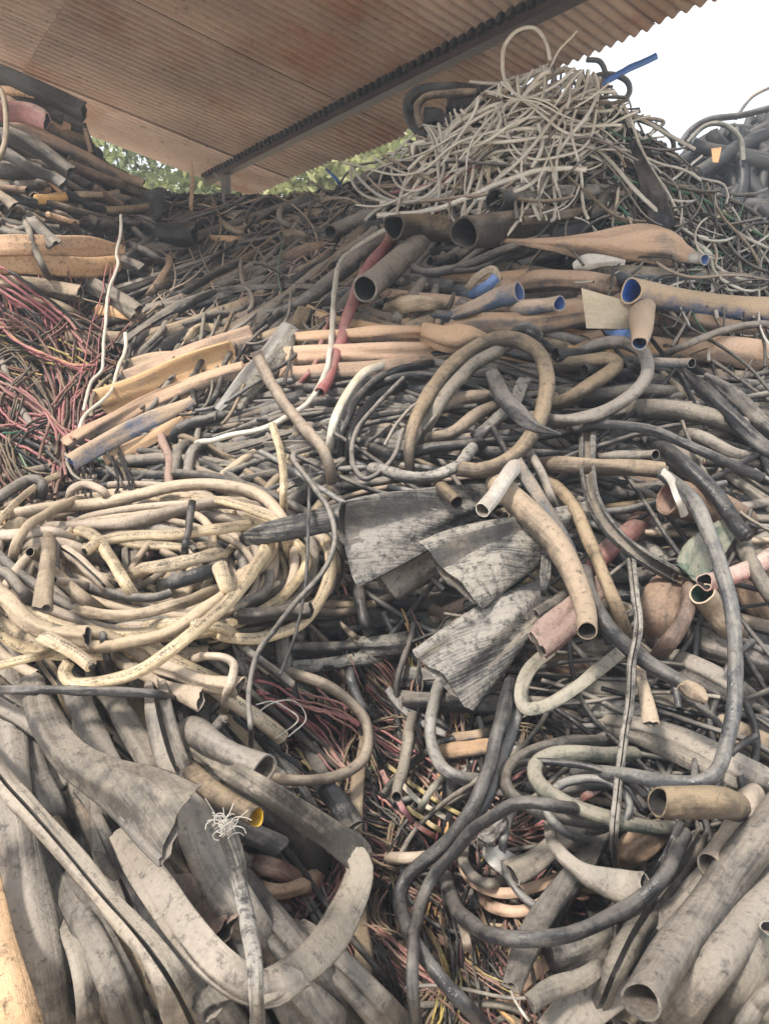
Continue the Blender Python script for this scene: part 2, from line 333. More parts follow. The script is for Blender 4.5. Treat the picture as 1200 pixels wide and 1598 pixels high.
KIND = {'cable': ('cable', 'cable'), 'sheath': ('cable_sheath', 'cable sheath'), 'split': ('split_sheath', 'split sheath'),
        'pipe': ('plastic_pipe', 'pipe'), 'strip': ('rubber_strip', 'strip'), 'wire': ('wire', 'wire')}
FLAT = {'cable': 1, 'sheath': .34, 'split': .75, 'pipe': 1, 'strip': .16, 'wire': 1}
seedc = [100]; LAST = [None]
TR = []
def traced(kind, hw, m, opts, label, pts, ox, oy, sc, group):
    seedc[0] += 1
    o = dict(p.split('=') for p in opts.split() if '=' in p)
    lift = float(o.get('l', 8)) / 100; f = float(o.get('f', FLAT[kind])); roll = R(float(o.get('w', 0)))
    rows = []
    lh = hw
    for p in pts.split():
        q = [float(a) for a in p.strip('()').split(',')]
        u, v = ox + q[0] * sc, oy + q[1] * sc
        if len(q) > 2: lh = q[2]
        rows.append((u, v, lh * sc, lift + (q[3] / 100 if len(q) > 3 else 0)))
    rows = np.array(rows)
    px = np.linalg.norm(np.diff(rows[:, :2], axis=0), axis=1).sum(); wpx = rows[:, 2].mean()
    n = int(np.clip(px / max(4.5, wpx * .55), 8, 90))
    C = catmull(rows, n)
    D = depth(C[:, 0], C[:, 1])
    k = np.ones(9) / 9; Dp = np.r_[np.full(4, D[0]), D, np.full(4, D[-1])]; D = np.convolve(Dp, k, 'valid') if n > 9 else D
    rs = np.random.default_rng(seedc[0])
    dist = np.r_[0, np.cumsum(np.linalg.norm(np.diff(C[:, :2], axis=0), axis=1))]; hpx = hw * sc; tilt = float(o.get('m', .8 if f > .85 else (.5 if f > .3 else .2)))
    if kind in ('pipe', 'sheath') and max(abs(C[:, 3] - lift)) < .01:
        for e in o.get('o', ''):
            dd = dist if e == 's' else dist[-1] - dist
            C[:, 3] += tilt * np.maximum(0, 4.5*hpx - dd)**2 / (9*hpx) * 1.6 * D / FOC
    if kind != 'wire':
        for e in 'se':
            if e in o.get('o', '') or C[0 if e == 's' else -1, 1] < 260 or 'k' in o: continue
            dd = dist if e == 's' else dist[-1] - dist; L0 = min(7*hpx, dist[-1]*.3)
            C[:, 3] -= (.05 if kind == 'strip' else .17) * np.clip(1 - dd/L0, 0, 1)**1.5
    t = np.linspace(0, 1, n); D = D - C[:, 3] - .012 * np.sin(t * rs.uniform(3, 9) + rs.uniform(0, 6))
    P = CAM + rays(C[:, 0], C[:, 1]) * D[:, None]
    A = np.maximum(C[:, 2], 1.2) * D / FOC * rs.uniform(.97, 1.03)
    Lr = np.r_[0, np.cumsum(np.linalg.norm(np.diff(P, axis=0), axis=1))] / A.mean()
    for _ in range(3): P = P + np.sin(Lr * rs.uniform(.12, .55) + rs.uniform(0, 6.3))[:, None] * rs.normal(size=3) * A.mean() * (.07 if f > .85 else .025) 
    if f < .9:   # limp sheath: thickness follows what the width leaves of the circumference
        B = A * f * (1 + .12 * np.sin(t * rs.uniform(4, 12) + rs.uniform(0, 6)))
        B = np.minimum(B, np.median(A) * f * 1.15)
    else: B = A * (1 - .06 * rs.random())
    rl = np.full(n, roll) + .12 * np.sin(t * 5 + rs.uniform(0, 6)) * (f < .9)
    nm, cat = KIND[kind]
    par = LAST[0] if 'p' in o else None
    if par: nm = 'folded_length'
    solid = kind in ('cable', 'wire')
    hwpx = hw * sc
    segs = int(np.clip(7 + hwpx * .6, 7, 26)) if kind != 'wire' else 6
    ob = tube(nm, P, A, B, rl, m, o.get('o', ''), o.get('i', 'inn'), solid and 'h' not in o, segs,
              float(o.get('d', .05 if solid else .05)), slit=R(float(o['x'])) if 'x' in o else None, seed=seedc[0],
              ribs=float(o.get('rib', 0)) / 100, corem=o.get('c', 'cu'), wall=.14, parent=par)
    if par: ob['label'] = label; return ob
    LAST[0] = ob
    ob['label'] = label; ob['category'] = cat; ob['_keep'] = 1
    if group: ob['group'] = group
    return ob

def run_table(txt):
    ox = oy = 0; sc = .5; group = None
    for ln in txt.splitlines():
        ln = ln.strip()
        if not ln or ln.startswith('#'): continue
        if ln.startswith('@'):
            a = ln[1:].split(None, 3); ox, oy, sc = map(float, a[:3]); group = a[3] if len(a) > 3 else None; continue
        h, lab, pts = [x.strip() for x in ln.split('|')]
        hh = h.split(None, 3)
        traced(hh[0], float(hh[1]), hh[2], hh[3] if len(hh) > 3 else '', lab, pts, ox, oy, sc, group)
TABLE = r'''
@0 90 .25 sheaths piled high on the left
sheath 56 gl o=e l=16 f=.5 | long grey-green flattened sheath topmost of the left heap, reaching right under the roof | (-200,10) (0,95) (250,205) (420,285) (525,335,62)
sheath 26 oc l=14 | narrow ochre sheath under the topmost grey-green one on the left heap | (-120,185) (0,200) (130,212) (210,240,12)
sheath 66 dp o=e l=18 f=.45 | dusty pink flattened sheath with a pale rim near the top left edge | (-120,330) (40,325) (160,335) (240,365) (295,395,52)
cable 18 bt l=30 | pale bent cable curving down past the left edge beside the pink sheath | (-20,160) (20,240) (42,400) (22,560) (-30,660)
sheath 34 od l=10 o=e | long thin orange-dusted sheath lying out toward the gap with the trees | (60,420) (300,510) (520,610) (700,710) (895,785,28)
sheath 36 od l=4 | dark tan sheath tucked under the pink one on the left heap | (40,400) (200,450) (310,500) (420,560) (620,690)
sheath 52 gy o=e l=16 f=.6 | grey sheath with squashed mouth in the middle of the upper left heap | (40,470) (200,540) (330,630) (440,715)
sheath 38 gy l=18 f=.6 o=e | grey sheath below the squashed-mouth one, touching the left edge | (-60,560) (60,610) (200,690) (330,745) (400,790)
sheath 30 br l=8 | brown sheath behind the small open pipe ends of the left heap | (430,660) (560,720) (700,770) (860,810)
pipe 28 gy o=e l=10 i=core | short grey pipe whose dark round mouth faces right on the left heap | (420,745) (500,770) (565,798)
sheath 20 bt l=14 | pale flattened sheath with frayed right end above the yellow sheaths | (420,845) (560,852) (680,852) (745,845,34)
pipe 24 br o=e l=14 i=core | brown pipe with small round mouth above the pale cone on the far left | (-40,800) (60,815) (175,830)
pipe 42 br o=e l=4 i=core | stubby tan pipe pointing at the viewer among the left pipe ends | (330,960,44,-20) (265,915,42,-6) (200,875,40,6)
pipe 48 bk o=e l=4 i=core | widest black pipe mouth facing the viewer at the far left | (170,1030,48,-22) (90,985,48,-6) (15,955,46,6)
sheath 36 bt l=12 o=e | yellowish crumpled sheath end above the black pipe mouth at left | (-60,820) (20,880) (80,930,44)
sheath 34 gy l=18 o=e | grey sheath widening downward across the end of the yellow sheaths | (150,950,24) (215,1030,34) (290,1110,42) (345,1165,50)
cable 22 gy l=20 | narrow grey cable dangling across the yellow sheaths at left | (150,985) (180,1080) (225,1210) (290,1340) (340,1420)
cable 24 br l=12 | brown hooked cable bending down right of the stubby tan pipe | (300,950) (400,985) (460,1040) (490,1115)
cable 17 gy l=10 | upper of two parallel cables arching right off the left heap | (820,980) (920,1010) (1010,1080) (1075,1170)
cable 15 gy l=10 | lower of two parallel cables arching right off the left heap | (800,1010) (890,1035) (980,1100) (1040,1180)
sheath 100 fb l=14 f=.12 d=.05 o=e | pale grey fan-shaped sheath end standing up at the edge of the left heap | (985,1040,36) (965,980,52) (950,900,92) (935,835,118)
sheath 30 mb l=8 o=e | tan sheath running right beneath the pale frayed one | (300,900) (420,960) (560,1000) (600,1020)
cable 24 dk l=8 | dark grey cable crossing behind the tan sheath toward the pale fan | (350,830) (480,870) (600,940) (740,960)
cable 24 mb l=10 | knuckled brown cable bunch end left of the pale fan | (600,1100) (640,1040) (720,1060) (740,1130)
cable 9 gy l=10 | thin grey rod leaning against the gap below the topmost sheath | (530,405) (560,500) (605,610)
sheath 14 br l=9 | short brown strip hanging beside the thin leaning rod | (530,440) (550,520) (565,590)
@0 350 .5 sheaths on the left above the wire tangle
sheath 31 oc l=18 f=.28 k=1 | upper bright yellow-ochre sheath with tapered right tip on the left heap | (-80,66) (60,64) (170,66) (280,72) (388,78,14)
sheath 30 oc l=14 f=.28 k=1 | lower bright yellow-ochre sheath directly under the tapered one | (-80,126) (120,126) (280,132) (370,122,24)
sheath 27 mb l=12 f=.5 o=e | dusty tan sheath with blunt dark end just below the yellow pair | (-60,176) (80,190) (250,218)
sheath 24 bt l=8 | pale tan sheath sloping down over the pink wires at left | (10,228) (120,245) (200,270) (290,320,14)
sheath 28 gy l=12 f=.6 o=e | grey split-mouthed sheath right of the blunt tan one | (255,175) (330,215) (380,245) (428,278)
sheath 17 oc l=8 o=e | short ochre sheath under the grey split-mouthed one | (280,262) (350,272) (432,288)
sheath 22 gy l=10 f=.7 o=e | stub of grey sheath poking out right of the yellow tips | (330,98) (390,120) (448,145)
wire 5.5 wh l=28 | long white wire hanging down beside the yellow sheath tips | (378,-30) (375,40) (363,90) (368,130) (340,205) (332,280) (322,400) (318,455) (285,490) (270,540) (262,580)
wire 6 wh l=26 | shorter white wire hanging right of the long white one | (392,340) (392,390) (368,450) (347,520) (300,565) (262,600) (248,640)
wire 8 bt l=22 | short bent tan wire joining the two hanging white wires | (285,600) (288,545) (312,500) (350,470)
sheath 44 od l=20 f=.2 k=1 | wide orange-dusted flattened sheath slanting along the lower left, nearest its kind | (215,690,26) (330,625) (460,555) (600,500) (760,455,30)
sheath 28 bl l=24 f=.3 o=s i=blue k=1 | blue-sided flattened sheath pointing down left under the wide orange one | (222,742) (330,680) (470,612) (600,550,14)
sheath 20 od l=12 f=.3 k=1 | slim tan sheath below the blue-sided one | (330,735) (430,688) (520,640) (600,590,10)
sheath 50 od l=14 f=.15 k=1 | broad tan sheath behind the wide orange one at lower left | (325,560) (450,520) (580,465) (720,415)
sheath 32 bl l=12 f=.3 k=1 | blue-streaked sheath at the upper edge of the tan slanting stack | (380,455) (480,430) (600,425) (720,410)
sheath 34 od l=14 f=.3 k=1 | tan sheath with bright upper edge reaching to the torn white sheets | (400,485) (520,445) (640,395) (780,350)
sheath 14 bt l=6 f=.3 | pale crumpled tan sheath just left of the torn white sheets | (580,400) (600,340) (640,320) (720,350)
strip 27 lt l=18 k=1 | torn whitish sheet with a pointed lower end in the middle left | (680,578,10) (760,490,26) (850,395,30) (905,315,26)
strip 22 fb l=14 k=1 | narrower torn grey sheet behind the whitish pointed one | (745,575,14) (800,500,24) (880,400,26) (930,330,20)
strip 24 mb l=12 k=1 | brown peeled strip right of the torn whitish sheets | (860,440) (900,380) (930,310) (950,260)
cable 9 dk l=20 | dark thin cable hanging over the tan stack, nearest the torn sheets | (640,590) (680,520) (700,440) (740,360)
cable 9 dk l=18 | dark thin cable looping over the middle of the tan stack | (615,600) (603,500) (640,400) (650,350)
cable 9 gy l=18 | grey thin cable crossing the tan stack diagonally to its left end | (440,620) (480,560) (550,460) (610,380)
cable 11 dk l=10 | dark cable climbing from the tan stack toward the valley | (395,495) (430,410) (500,340) (525,275)
pipe 18 bt l=34 o=s i=ib | pale beige pipe leaning from upper left onto the middle cables | (797,398) (870,535) (950,635) (1005,700) (1035,800)
cable 9 wh l=26 | long white cable curving down from the upper pipes to the middle left | (615,682) (700,665) (830,632) (900,600) (955,560) (1000,500) (1030,400) (1045,200) (1065,115) (1130,60) (1225,5) (1320,-25)
pipe 18 rd l=20 o=s | long dusty red pipe slanting up between the white cable and the big round pipe | (1000,525) (1040,440) (1085,290) (1130,165) (1200,70) (1270,-30)
cable 13 be l=34 o=s c=core | upright cream lettered cable standing above the beige coils | (850,625) (874,700) (884,780) (886,900)
cable 8 pk l=14 | thin dull pink cable beside the long red pipe | (925,505) (975,450) (1000,380) (1030,280)
cable 14 wh l=22 | pale greenish-white cable bending down in the centre | (1028,700) (1045,610) (1085,525) (1140,460) (1230,430)
cable 13 dk l=20 | dark cable hugging the pale greenish-white one in the centre | (1062,720) (1075,630) (1115,545) (1175,485) (1270,445)
cable 14 bk l=18 | outermost black cable of the central bend | (1090,760) (1095,680) (1130,590) (1190,530) (1290,490)
cable 14 rb l=16 o=e | short red-brown cable standing in the dark below the tan stack | (485,635) (510,680) (528,740) (530,810)
wire 4 gn l=12 | thin green wire slanting down the far left edge | (-20,600) (40,680) (100,790)
cable 8 dk l=14 | dark cable running right under the green wire at the far left | (20,670) (90,680) (170,730) (230,810)
wire 5 gy l=24 | thin grey wire looped above the beige coils near the tan stack tip | (205,715) (215,760) (245,795) (290,800)
cable 17 gy l=12 | grey round cable lying level, left end below the leaning beige pipe | (350,745) (440,735) (540,730) (640,745)
cable 20 dk l=12 | dark cable curving beneath the leaning beige pipe | (540,690) (560,640) (640,610) (760,580)
cable 16 dk l=14 | upright dark cable below the tan stack, second from its tip | (545,820) (548,740) (560,700) (600,680)
cable 16 gy l=14 | upright grey cable beside the dark upright one below the tan stack | (580,820) (590,740) (610,700) (660,690)
@600 0 .5 cables over the top of the right heap
sheath 17 bk l=14 f=.5 | black sheath bent in a U at the left of the heap top | (300,285) (200,272) (110,282) (74,320) (84,380) (120,415) (170,432)
cable 12 mb l=18 | brown cable following inside the black U at the heap top | (290,290) (190,290) (120,305) (100,350) (118,400)
sheath 30 bk l=16 f=.3 | small black fishtail sheath inside the black U | (130,370,36) (165,360,26) (200,375,14) (270,400,18)
sheath 50 bk l=6 f=.3 | wide black flap behind the white wires at the heap top | (205,330) (300,320) (380,330)
wire 6.5 wh l=14 | tall white wire loop standing highest against the roof | (382,270) (368,205) (376,140) (412,95) (462,85) (500,120) (518,185)
wire 4 wh l=12 | thin pale wire sticking up right of the tall loop | (512,220) (545,155) (600,95)
wire 6 wh l=14 | pale wire end reaching left below the tall loop | (265,253) (350,260) (430,255)
wire 9 wh l=30 | long white wire sweeping under the white bunch to the left | (-20,672) (120,660) (230,628) (340,578) (420,548) (520,525) (630,528)
wire 8 wh l=26 | white wire curving from the left end up to the bunch top | (60,640) (108,560) (130,490) (180,420) (260,365) (350,325) (430,300) (480,240) (525,220)
wire 8 wh l=24 | small white wire loop at the left of the white bunch | (130,440) (92,450) (98,495) (150,518) (220,510) (280,470) (340,410)
wire 8 wh l=28 | white wire turning round in the middle left of the bunch | (240,370) (192,420) (182,465) (205,500) (270,500)
wire 6 gy l=30 | straight grey wire lying level across the white bunch | (200,500) (300,508) (460,518)
wire 8 wh l=24 | white wire rising steeply through the bunch centre | (120,640) (200,565) (270,510) (350,440) (440,372) (535,345)
wire 6 wh l=32 | short white wire hanging in front of the bunch, left one | (345,325) (362,365) (352,400) (338,430)
wire 7 wh l=32 | curved white wire hanging in front of the bunch, right one | (480,385) (493,435) (484,480) (458,522)
wire 7 wh l=28 | white wire running right with a hooked end in the bunch | (360,415) (440,400) (520,412) (585,422) (615,385) (640,370)
wire 6 pk l=24 | wire with a pinkish end poking left under the white bunch | (20,600) (120,582) (210,550) (300,520)
wire 8 wh l=22 | lowest white wire but one at the left of the white bunch | (-10,632) (100,628) (200,602) (300,545) (370,470)
wire 8 wh l=20 | white wire along the upper left shoulder of the bunch | (150,470) (220,380) (310,300) (390,275) (450,235) (500,215)
strip 14 rd l=24 | small bright red scrap caught in the white wires | (432,505) (460,480) (492,460)
strip 12 rd l=14 | second faint red scrap above the bright one | (580,362) (640,345)
cable 9 bs l=12 | dark loop of cable highest on the right of the heap top | (600,265) (650,240) (710,230) (755,250) (765,285) (740,315) (690,330)
cable 8 bs l=12 | dark cable hook curling over beside the blue bar | (630,185) (672,190) (692,235) (690,300) (670,350)
cable 10 blue l=14 | straight blue bar pointing up right into the sky | (640,300) (690,255) (760,215) (846,174)
cable 6 bs l=12 | dark angled wire poking right under the blue bar | (740,350) (810,368) (872,378) (820,425)
cable 8 gt l=10 | dark half loop falling down the right shoulder of the heap top | (760,360) (840,390) (895,430) (900,470) (870,485)
pipe 38 mb o=e l=18 m=1.4 i=core | round pipe mouth pointing left, smaller neighbour of the widest one | (340,740) (200,722) (100,712) (28,708)
pipe 54 mb o=e l=14 m=1.3 i=inn f=.9 | widest curling pipe mouth under the white wires, pointing left | (640,690,46) (500,690,50) (370,705) (246,728)
pipe 36 dk o=e l=14 m=1.2 i=core | dark pipe mouth above and behind the widest curling one | (560,650) (450,630) (345,625)
sheath 24 gy o=e l=20 f=.35 | long flattened sheath with a pale squared mouth under the white wires | (760,600) (640,600) (520,600) (402,598,30)
sheath 16 bt l=18 f=.3 | pale sheath arching just beneath the white wires | (300,545) (400,540) (500,530) (590,545) (650,580)
sheath 24 bt o=e l=24 f=.5 i=ib | short pale sheath lying in the dark right of the widest mouth | (650,650,14) (560,670) (432,688)
sheath 26 dk l=12 f=.5 | dark sheath filling the hollow right of the widest mouth | (760,680) (600,720) (440,750)
strip 32 bk l=34 f=.14 | wide black strip hanging over the right shoulder below the wires | (772,440,10) (800,515,20) (835,590,30) (858,650,38) (872,715,44)
cable 11 wh l=22 | pale rod end pointing up left beside the wide black strip | (680,655) (770,688) (860,708)
sheath 22 gy l=22 f=.3 | twisted grey sheath end hanging left of the wide black strip | (660,715) (670,650) (710,600) (770,590)
sheath 16 br l=20 f=.3 | brown crinkled sheath beside the twisted grey one | (690,700) (715,640) (760,600) (820,610)
pipe 14 rd l=18 | red pipe piece visible between the two pipe mouths | (100,685) (140,668) (190,655)
cable 14 gy l=14 | grey cable curving along the foot of the pipe mouths | (60,830) (180,850) (320,800) (450,755) (560,740)
@430 180 .25 pipes at the shoulder of the right heap
pipe 80 gl o=e l=16 m=1.5 i=core f=.92 | big round pipe mouth facing down left, lowest of the mouths | (960,740,70) (840,850,74) (690,970,78) (540,1090,80)
pipe 44 gy o=s l=14 i=core | grey pipe end left of the round mouths, above the long diagonal pipe | (350,722) (500,662) (680,600)
pipe 58 gy l=14 f=.9 | long diagonal grey pipe running down left under the white cable | (-40,1300,44) (60,1225,48) (250,1100) (430,965) (620,820) (740,740)
cable 34 dk l=8 | dark pipe parallel to and above the long diagonal one | (-60,1180) (100,1050) (250,950) (400,850)
cable 26 mb l=10 | slim tan rod resting over the dark pipe at the shoulder | (80,1010) (210,940) (300,880) (380,830)
sheath 50 bt o=s l=14 f=.5 | square-cut pale sheath end sitting in the valley | (42,772,50) (130,752,40) (240,772,14)
sheath 60 br l=10 f=.5 | humped brown sheath right behind the square-cut pale end | (60,930) (180,860) (310,830)
sheath 80 dk l=2 f=.6 | wide dark sheath forming the skyline left of the white wires | (520,470) (700,385) (900,310) (1040,290)
cable 9 blue l=8 | small blue-grey cable stub sticking out of the skyline | (318,335) (370,385) (408,440)
cable 7 bs l=8 | dark thin arc on the skyline between roof and white wires | (400,430) (440,365) (520,310) (640,285) (720,240) (840,190)
cable 8 bs l=8 | dark thin rod on the skyline just left of the blue-grey stub | (205,408) (290,452) (370,498)
wire 8 gy l=16 o=s | pale wire end above the red pipe, pointing left | (580,530) (700,545) (820,530) (900,490)
pipe 30 gy o=s l=10 i=core | small ring-shaped pipe end below the wide mouths | (965,905,30,6) (1030,900,30) (1150,890,30,-10)
cable 18 gy l=14 | grey cable looping from the small ring end to the right | (1010,960) (1100,970) (1250,960) (1400,900)
cable 10 gy l=26 | slim grey cable forming the inner edge of the white bunch | (880,200) (870,260) (900,310) (960,320) (1080,310)
@200 230 .25 cables in the valley between the heaps
sheath 76 dk o=e l=14 f=.7 i=core | large dark sheath with open mouth at the left of the valley | (120,540) (260,540) (420,545)
cable 26 gy l=16 | grey cable ending under the large dark sheath | (0,600) (110,650) (225,735)
cable 13 oc l=14 | thin tan cable standing upright in the valley skyline, left one | (388,100) (402,220) (392,340) (402,430)
cable 12 gy l=12 | thin grey cable bending down from the valley skyline, middle one | (540,165) (600,225) (598,330) (655,425)
cable 13 gy l=12 | pale grey cable slanting up in the valley below the skyline | (760,490) (840,435) (935,378)
cable 20 gy l=12 | grey hooked cable at the right of the valley skyline | (985,370) (945,400) (960,460) (1040,520)
sheath 20 oc l=12 | pale ochre stick lying level in the middle of the valley | (480,560) (600,568) (745,568)
cable 22 mb l=12 | brown cable end just above the ochre stick in the valley | (570,455) (650,515) (740,545)
wire 6 gn l=20 | thin green wire hanging at the right of the valley | (965,600) (942,700) (936,800) (955,900)
cable 14 gy l=18 | grey cable snaking down the middle of the valley | (700,700) (715,840) (765,915) (772,990) (705,1060)
sheath 24 br l=12 | brown torn sheath near the left foot of the valley | (250,640) (250,740) (180,850) (100,960)
sheath 28 mb l=12 f=.3 | ochre-tipped flat scrap left of the dark valley cables | (120,890) (200,865) (285,835)
cable 26 dk l=12 | long dark cable rising right through the lower valley | (200,950) (380,890) (560,780) (760,700)
cable 22 dk l=14 | second long dark cable just below the first in the lower valley | (240,1060) (420,960) (600,880) (820,830)
cable 22 gy l=12 | grey cable lowest of the long ones in the lower valley | (300,1120) (480,1060) (660,1020) (860,960)
cable 9 gy l=14 | thin cable circling in the upper right of the valley | (760,480) (740,420) (790,350) (860,310) (940,330)
cable 18 gy l=16 | grey cable arching from the fan-shaped sheath into the valley | (30,440) (140,490) (220,560) (270,620)
@900 130 .25 wires over the right shoulder
wire 7 wh l=22 | pale wire rising to a tip left of the wide black strip | (-20,560) (120,520) (215,450) (240,400)
wire 8 wh l=20 | cream wire looping over the right shoulder skyline | (560,430) (680,490) (750,580) (900,620) (940,680) (932,750)
cable 15 gy l=16 | thick grey cable leaving at the right edge over the shoulder | (900,690) (1060,780) (1180,870) (1250,960)
wire 7 wh l=22 | straight pale wire slanting down to the right edge | (970,770) (1060,920) (1220,1140)
wire 8 wh l=24 | white wire dropping straight down with a bend at its foot | (640,670) (656,780) (650,880) (700,930) (820,965)
cable 14 be l=18 | short cream stick leaning in the right shoulder tangle | (825,875) (880,830) (945,775)
cable 12 gt l=12 | greenish rod sticking out right from the shoulder tangle | (900,690) (1080,692) (1185,660)
cable 18 wh l=22 | thick pale cable running down right above the orange duct end | (600,900) (700,970) (800,1040) (885,1120)
wire 14 be l=22 | cream wire curl in the centre of the shoulder tangle | (550,650) (590,622) (640,640) (690,650)
wire 7 wh l=20 | small white wire hook near the right edge | (1040,860) (1110,905) (1150,950) (1130,1005)
wire 8 gn l=18 | long green wire arcing through the shoulder tangle | (500,560) (620,600) (740,700) (820,820) (840,930)
wire 8 gt l=20 | grey-green wire lying level left of the wide black strip | (60,560) (200,545) (340,470) (470,440) (520,400)
wire 7 yl l=18 | thin yellowish wire crossing above the orange duct | (60,500) (200,530) (330,600) (430,680)
pipe 34 lt o=e l=20 i=blue | small pale pipe with bright blue mouth at the orange duct end | (640,1085) (720,1090) (800,1097)
@600 350 .5 dusty pipes and sheaths of the upper right band
sheath 50 od l=30 f=.6 d=.09 | fat orange-dusted duct swelling to the right, topmost of the band | (360,50,8) (450,55,12) (540,62,22) (630,64,42) (760,66,56) (870,74,58) (940,98,38) (1000,122,8)
sheath 36 bs l=16 f=.6 | long blue-grey sheath running to the right edge under the orange duct | (600,120,14) (720,150,30) (860,162) (1000,172) (1280,200)
pipe 40 bl o=e l=22 m=1.3 i=blue | tan pipe with the largest round blue mouth | (1280,275,44) (1100,262,40) (930,236,36) (775,208,38)
sheath 40 od l=14 f=.6 | tan sheath left of the largest blue mouth | (400,200,20) (480,178,34) (600,175) (740,200,34)
pipe 23 bl o=e l=22 m=.7 i=blue | small pipe with narrow blue mouth left of the pale card | (400,268) (470,256) (545,243)
pipe 32 bl o=e l=24 i=blue f=.8 | crumpled pipe showing a pale blue inside, left of the narrow blue mouth | (200,290,16) (290,255,24) (360,225,34) (418,212,36)
strip 12 bt l=24 | tan strip arched over the crumpled pale blue pipe | (260,200) (290,165) (335,140) (352,165) (345,200)
pipe 22 blue o=e l=14 i=blue | dark blue pipe end under the arched tan strip | (280,215,18) (320,195) (350,165)
strip 26 wh l=26 | off-white torn flap below the fat orange duct | (590,130,12) (625,118,26) (700,115,16) (750,118,8)
pipe 40 bl o=s l=34 i=blue f=.9 | short tan and blue pipe offcut hanging below the largest blue mouth | (790,372,22) (800,330,34) (806,290,39) (802,245,41)
strip 24 blue l=26 | bright blue flap at the foot of the short tan offcut | (690,335,6) (740,345,18) (800,355,22)
sheath 44 od l=12 f=.6 | long tan sheath passing behind the pale card | (160,330,36) (300,312) (450,305) (600,285) (780,262)
sheath 33 od l=18 f=.75 | upper of three tan sheaths ending at the torn crumpled end | (-340,365,24) (-160,352) (0,338) (160,338)
sheath 30 od l=16 f=.75 | middle of three tan sheaths ending at the torn crumpled end | (-350,415) (-160,402) (0,398) (170,402)
sheath 27 od l=12 f=.7 | lowest of three tan sheaths ending at the torn crumpled end | (-350,470) (-160,462) (0,448) (150,430)
sheath 46 od l=24 f=.5 d=.14 | torn tan crumpled sheath end at the centre top of the loops | (120,345,30) (180,358,44) (230,362,48) (270,348,26) (335,356,6)
sheath 38 od l=10 f=.6 | broad tan sheath at the right edge below the pale card | (900,420,20) (1010,395,40) (1120,405,46) (1280,440,48)
sheath 30 od l=12 f=.6 | tan sheath at the right edge just under the largest blue mouth pipe | (850,300) (980,305) (1100,330) (1280,350)
cable 12 gy l=26 | slim grey pole slanting over the right side of the band | (1220,308) (1090,322) (1000,350) (865,412)
cable 10 bs l=16 | thin blue-grey rod right of the largest blue mouth | (870,260) (905,290) (945,328)
sheath 20 bs l=12 f=.5 | grey-blue sheath below the crumpled pale blue pipe | (120,285) (260,290) (400,290)
sheath 26 bt l=16 f=.5 | pale tan scrap at the left of the blue pipes | (0,262,16) (70,250,28) (150,245,22) (200,262,10)
@600 350 .5 cable loops of the middle right
cable 25 mb l=36 o=e c=core | big bright-edged cable loop standing up at the centre, the largest | (82,785,16) (78,690,18) (105,590,22) (165,490,25) (245,412) (335,365) (425,363) (485,410) (507,490) (490,590) (440,680) (375,740) (300,772) (235,765)
cable 22 gy l=30 | cable running inside the left shoulder of the largest loop | (100,690) (150,600) (200,520) (270,440) (350,400) (440,345) (478,350)
sheath 20 fb l=40 f=.5 | short grey rag over the crown of the largest loop | (400,340,14) (440,325,24) (480,352,18)
cable 24 mb l=26 | inner cable doubling back in a tight U right of the largest loop | (480,560) (560,550) (640,505) (700,462) (722,432) (690,418) (620,428) (520,445)
cable 21 gy l=30 | outer cable sweeping round the tight U, right of the largest loop | (430,600) (560,612) (680,585) (770,535) (818,470) (805,400) (745,368) (680,375) (610,400)
pipe 22 dk l=16 o=e i=core | round dark pipe end between the largest loop and the tight U, upper | (700,415,22,-6) (620,408,22) (533,406,23,6)
pipe 19 dk l=16 o=e i=core | round dark pipe end inside the tight U, lower | (800,470,19,-8) (720,462,19) (622,460,19,6)
pipe 16 bs l=24 o=e i=core | level grey pipe with small round end under the slim pole | (790,430) (870,430) (958,433)
strip 28 bk l=26 f=.2 | broad black strip running down to the right edge, upper | (930,450,8) (1000,520,24) (1090,610) (1180,690) (1260,740)
strip 24 dk l=24 f=.2 | broad dark strip running down to the right edge beside the upper one | (1000,470,10) (1090,530,24) (1180,620) (1270,700)
strip 27 bk l=26 f=.25 | long black flattened strip arching over the right middle | (590,640,16) (700,625) (820,640) (940,685) (1060,740) (1180,792)
cable 28 gy l=18 | thick grey cable above the long black arching strip | (680,600) (780,575) (900,580) (1040,610) (1160,640) (1280,690)
cable 27 mb l=30 o=e c=ib | thick tan pipe lying level, right end torn white | (470,752) (600,752) (740,758) (862,768)
pipe 17 gy l=26 o=e i=core | thinner grey pipe lying on the thick level tan one | (640,738) (740,722) (842,720)
strip 27 bk l=42 | black flat strip with pale edges crossing the largest loop | (330,455,20) (368,535,28) (425,595,28) (480,635,16) (552,656,4)
strip 20 fb l=18 | grey flat strip hanging vertically through the largest loop | (440,480) (400,560) (340,620) (280,670)
cable 19 fb l=36 rib=2.2 | dark ribbed hose with pale speckles at the foot of the largest loop | (275,700) (225,755) (150,790) (50,782) (-40,760)
cable 21 mb l=18 | tan cable lying low inside the largest loop, upper | (80,590) (180,570) (260,540) (360,540)
cable 20 mb l=22 | tan cable lying low inside the largest loop, lower | (90,670) (200,655) (280,600) (350,565)
wire 6 gy l=30 | thin grey wire loop at the left of the largest loop | (0,690) (40,620) (100,560) (180,540) (190,560) (120,640)
cable 22 gy l=14 | grey cable running level right under the tight U | (500,520) (640,535) (800,520) (960,520)
cable 20 gy l=16 | grey cable in the right middle under the broad black strips | (900,650) (1000,670) (1100,720) (1200,740)
cable 22 gy l=12 | grey cable end below the long black arching strip at right | (860,740) (920,770) (1000,820)
cable 16 dk l=14 o=s | dark cable low at the right edge below the black strips | (1000,740) (1100,745) (1260,750)
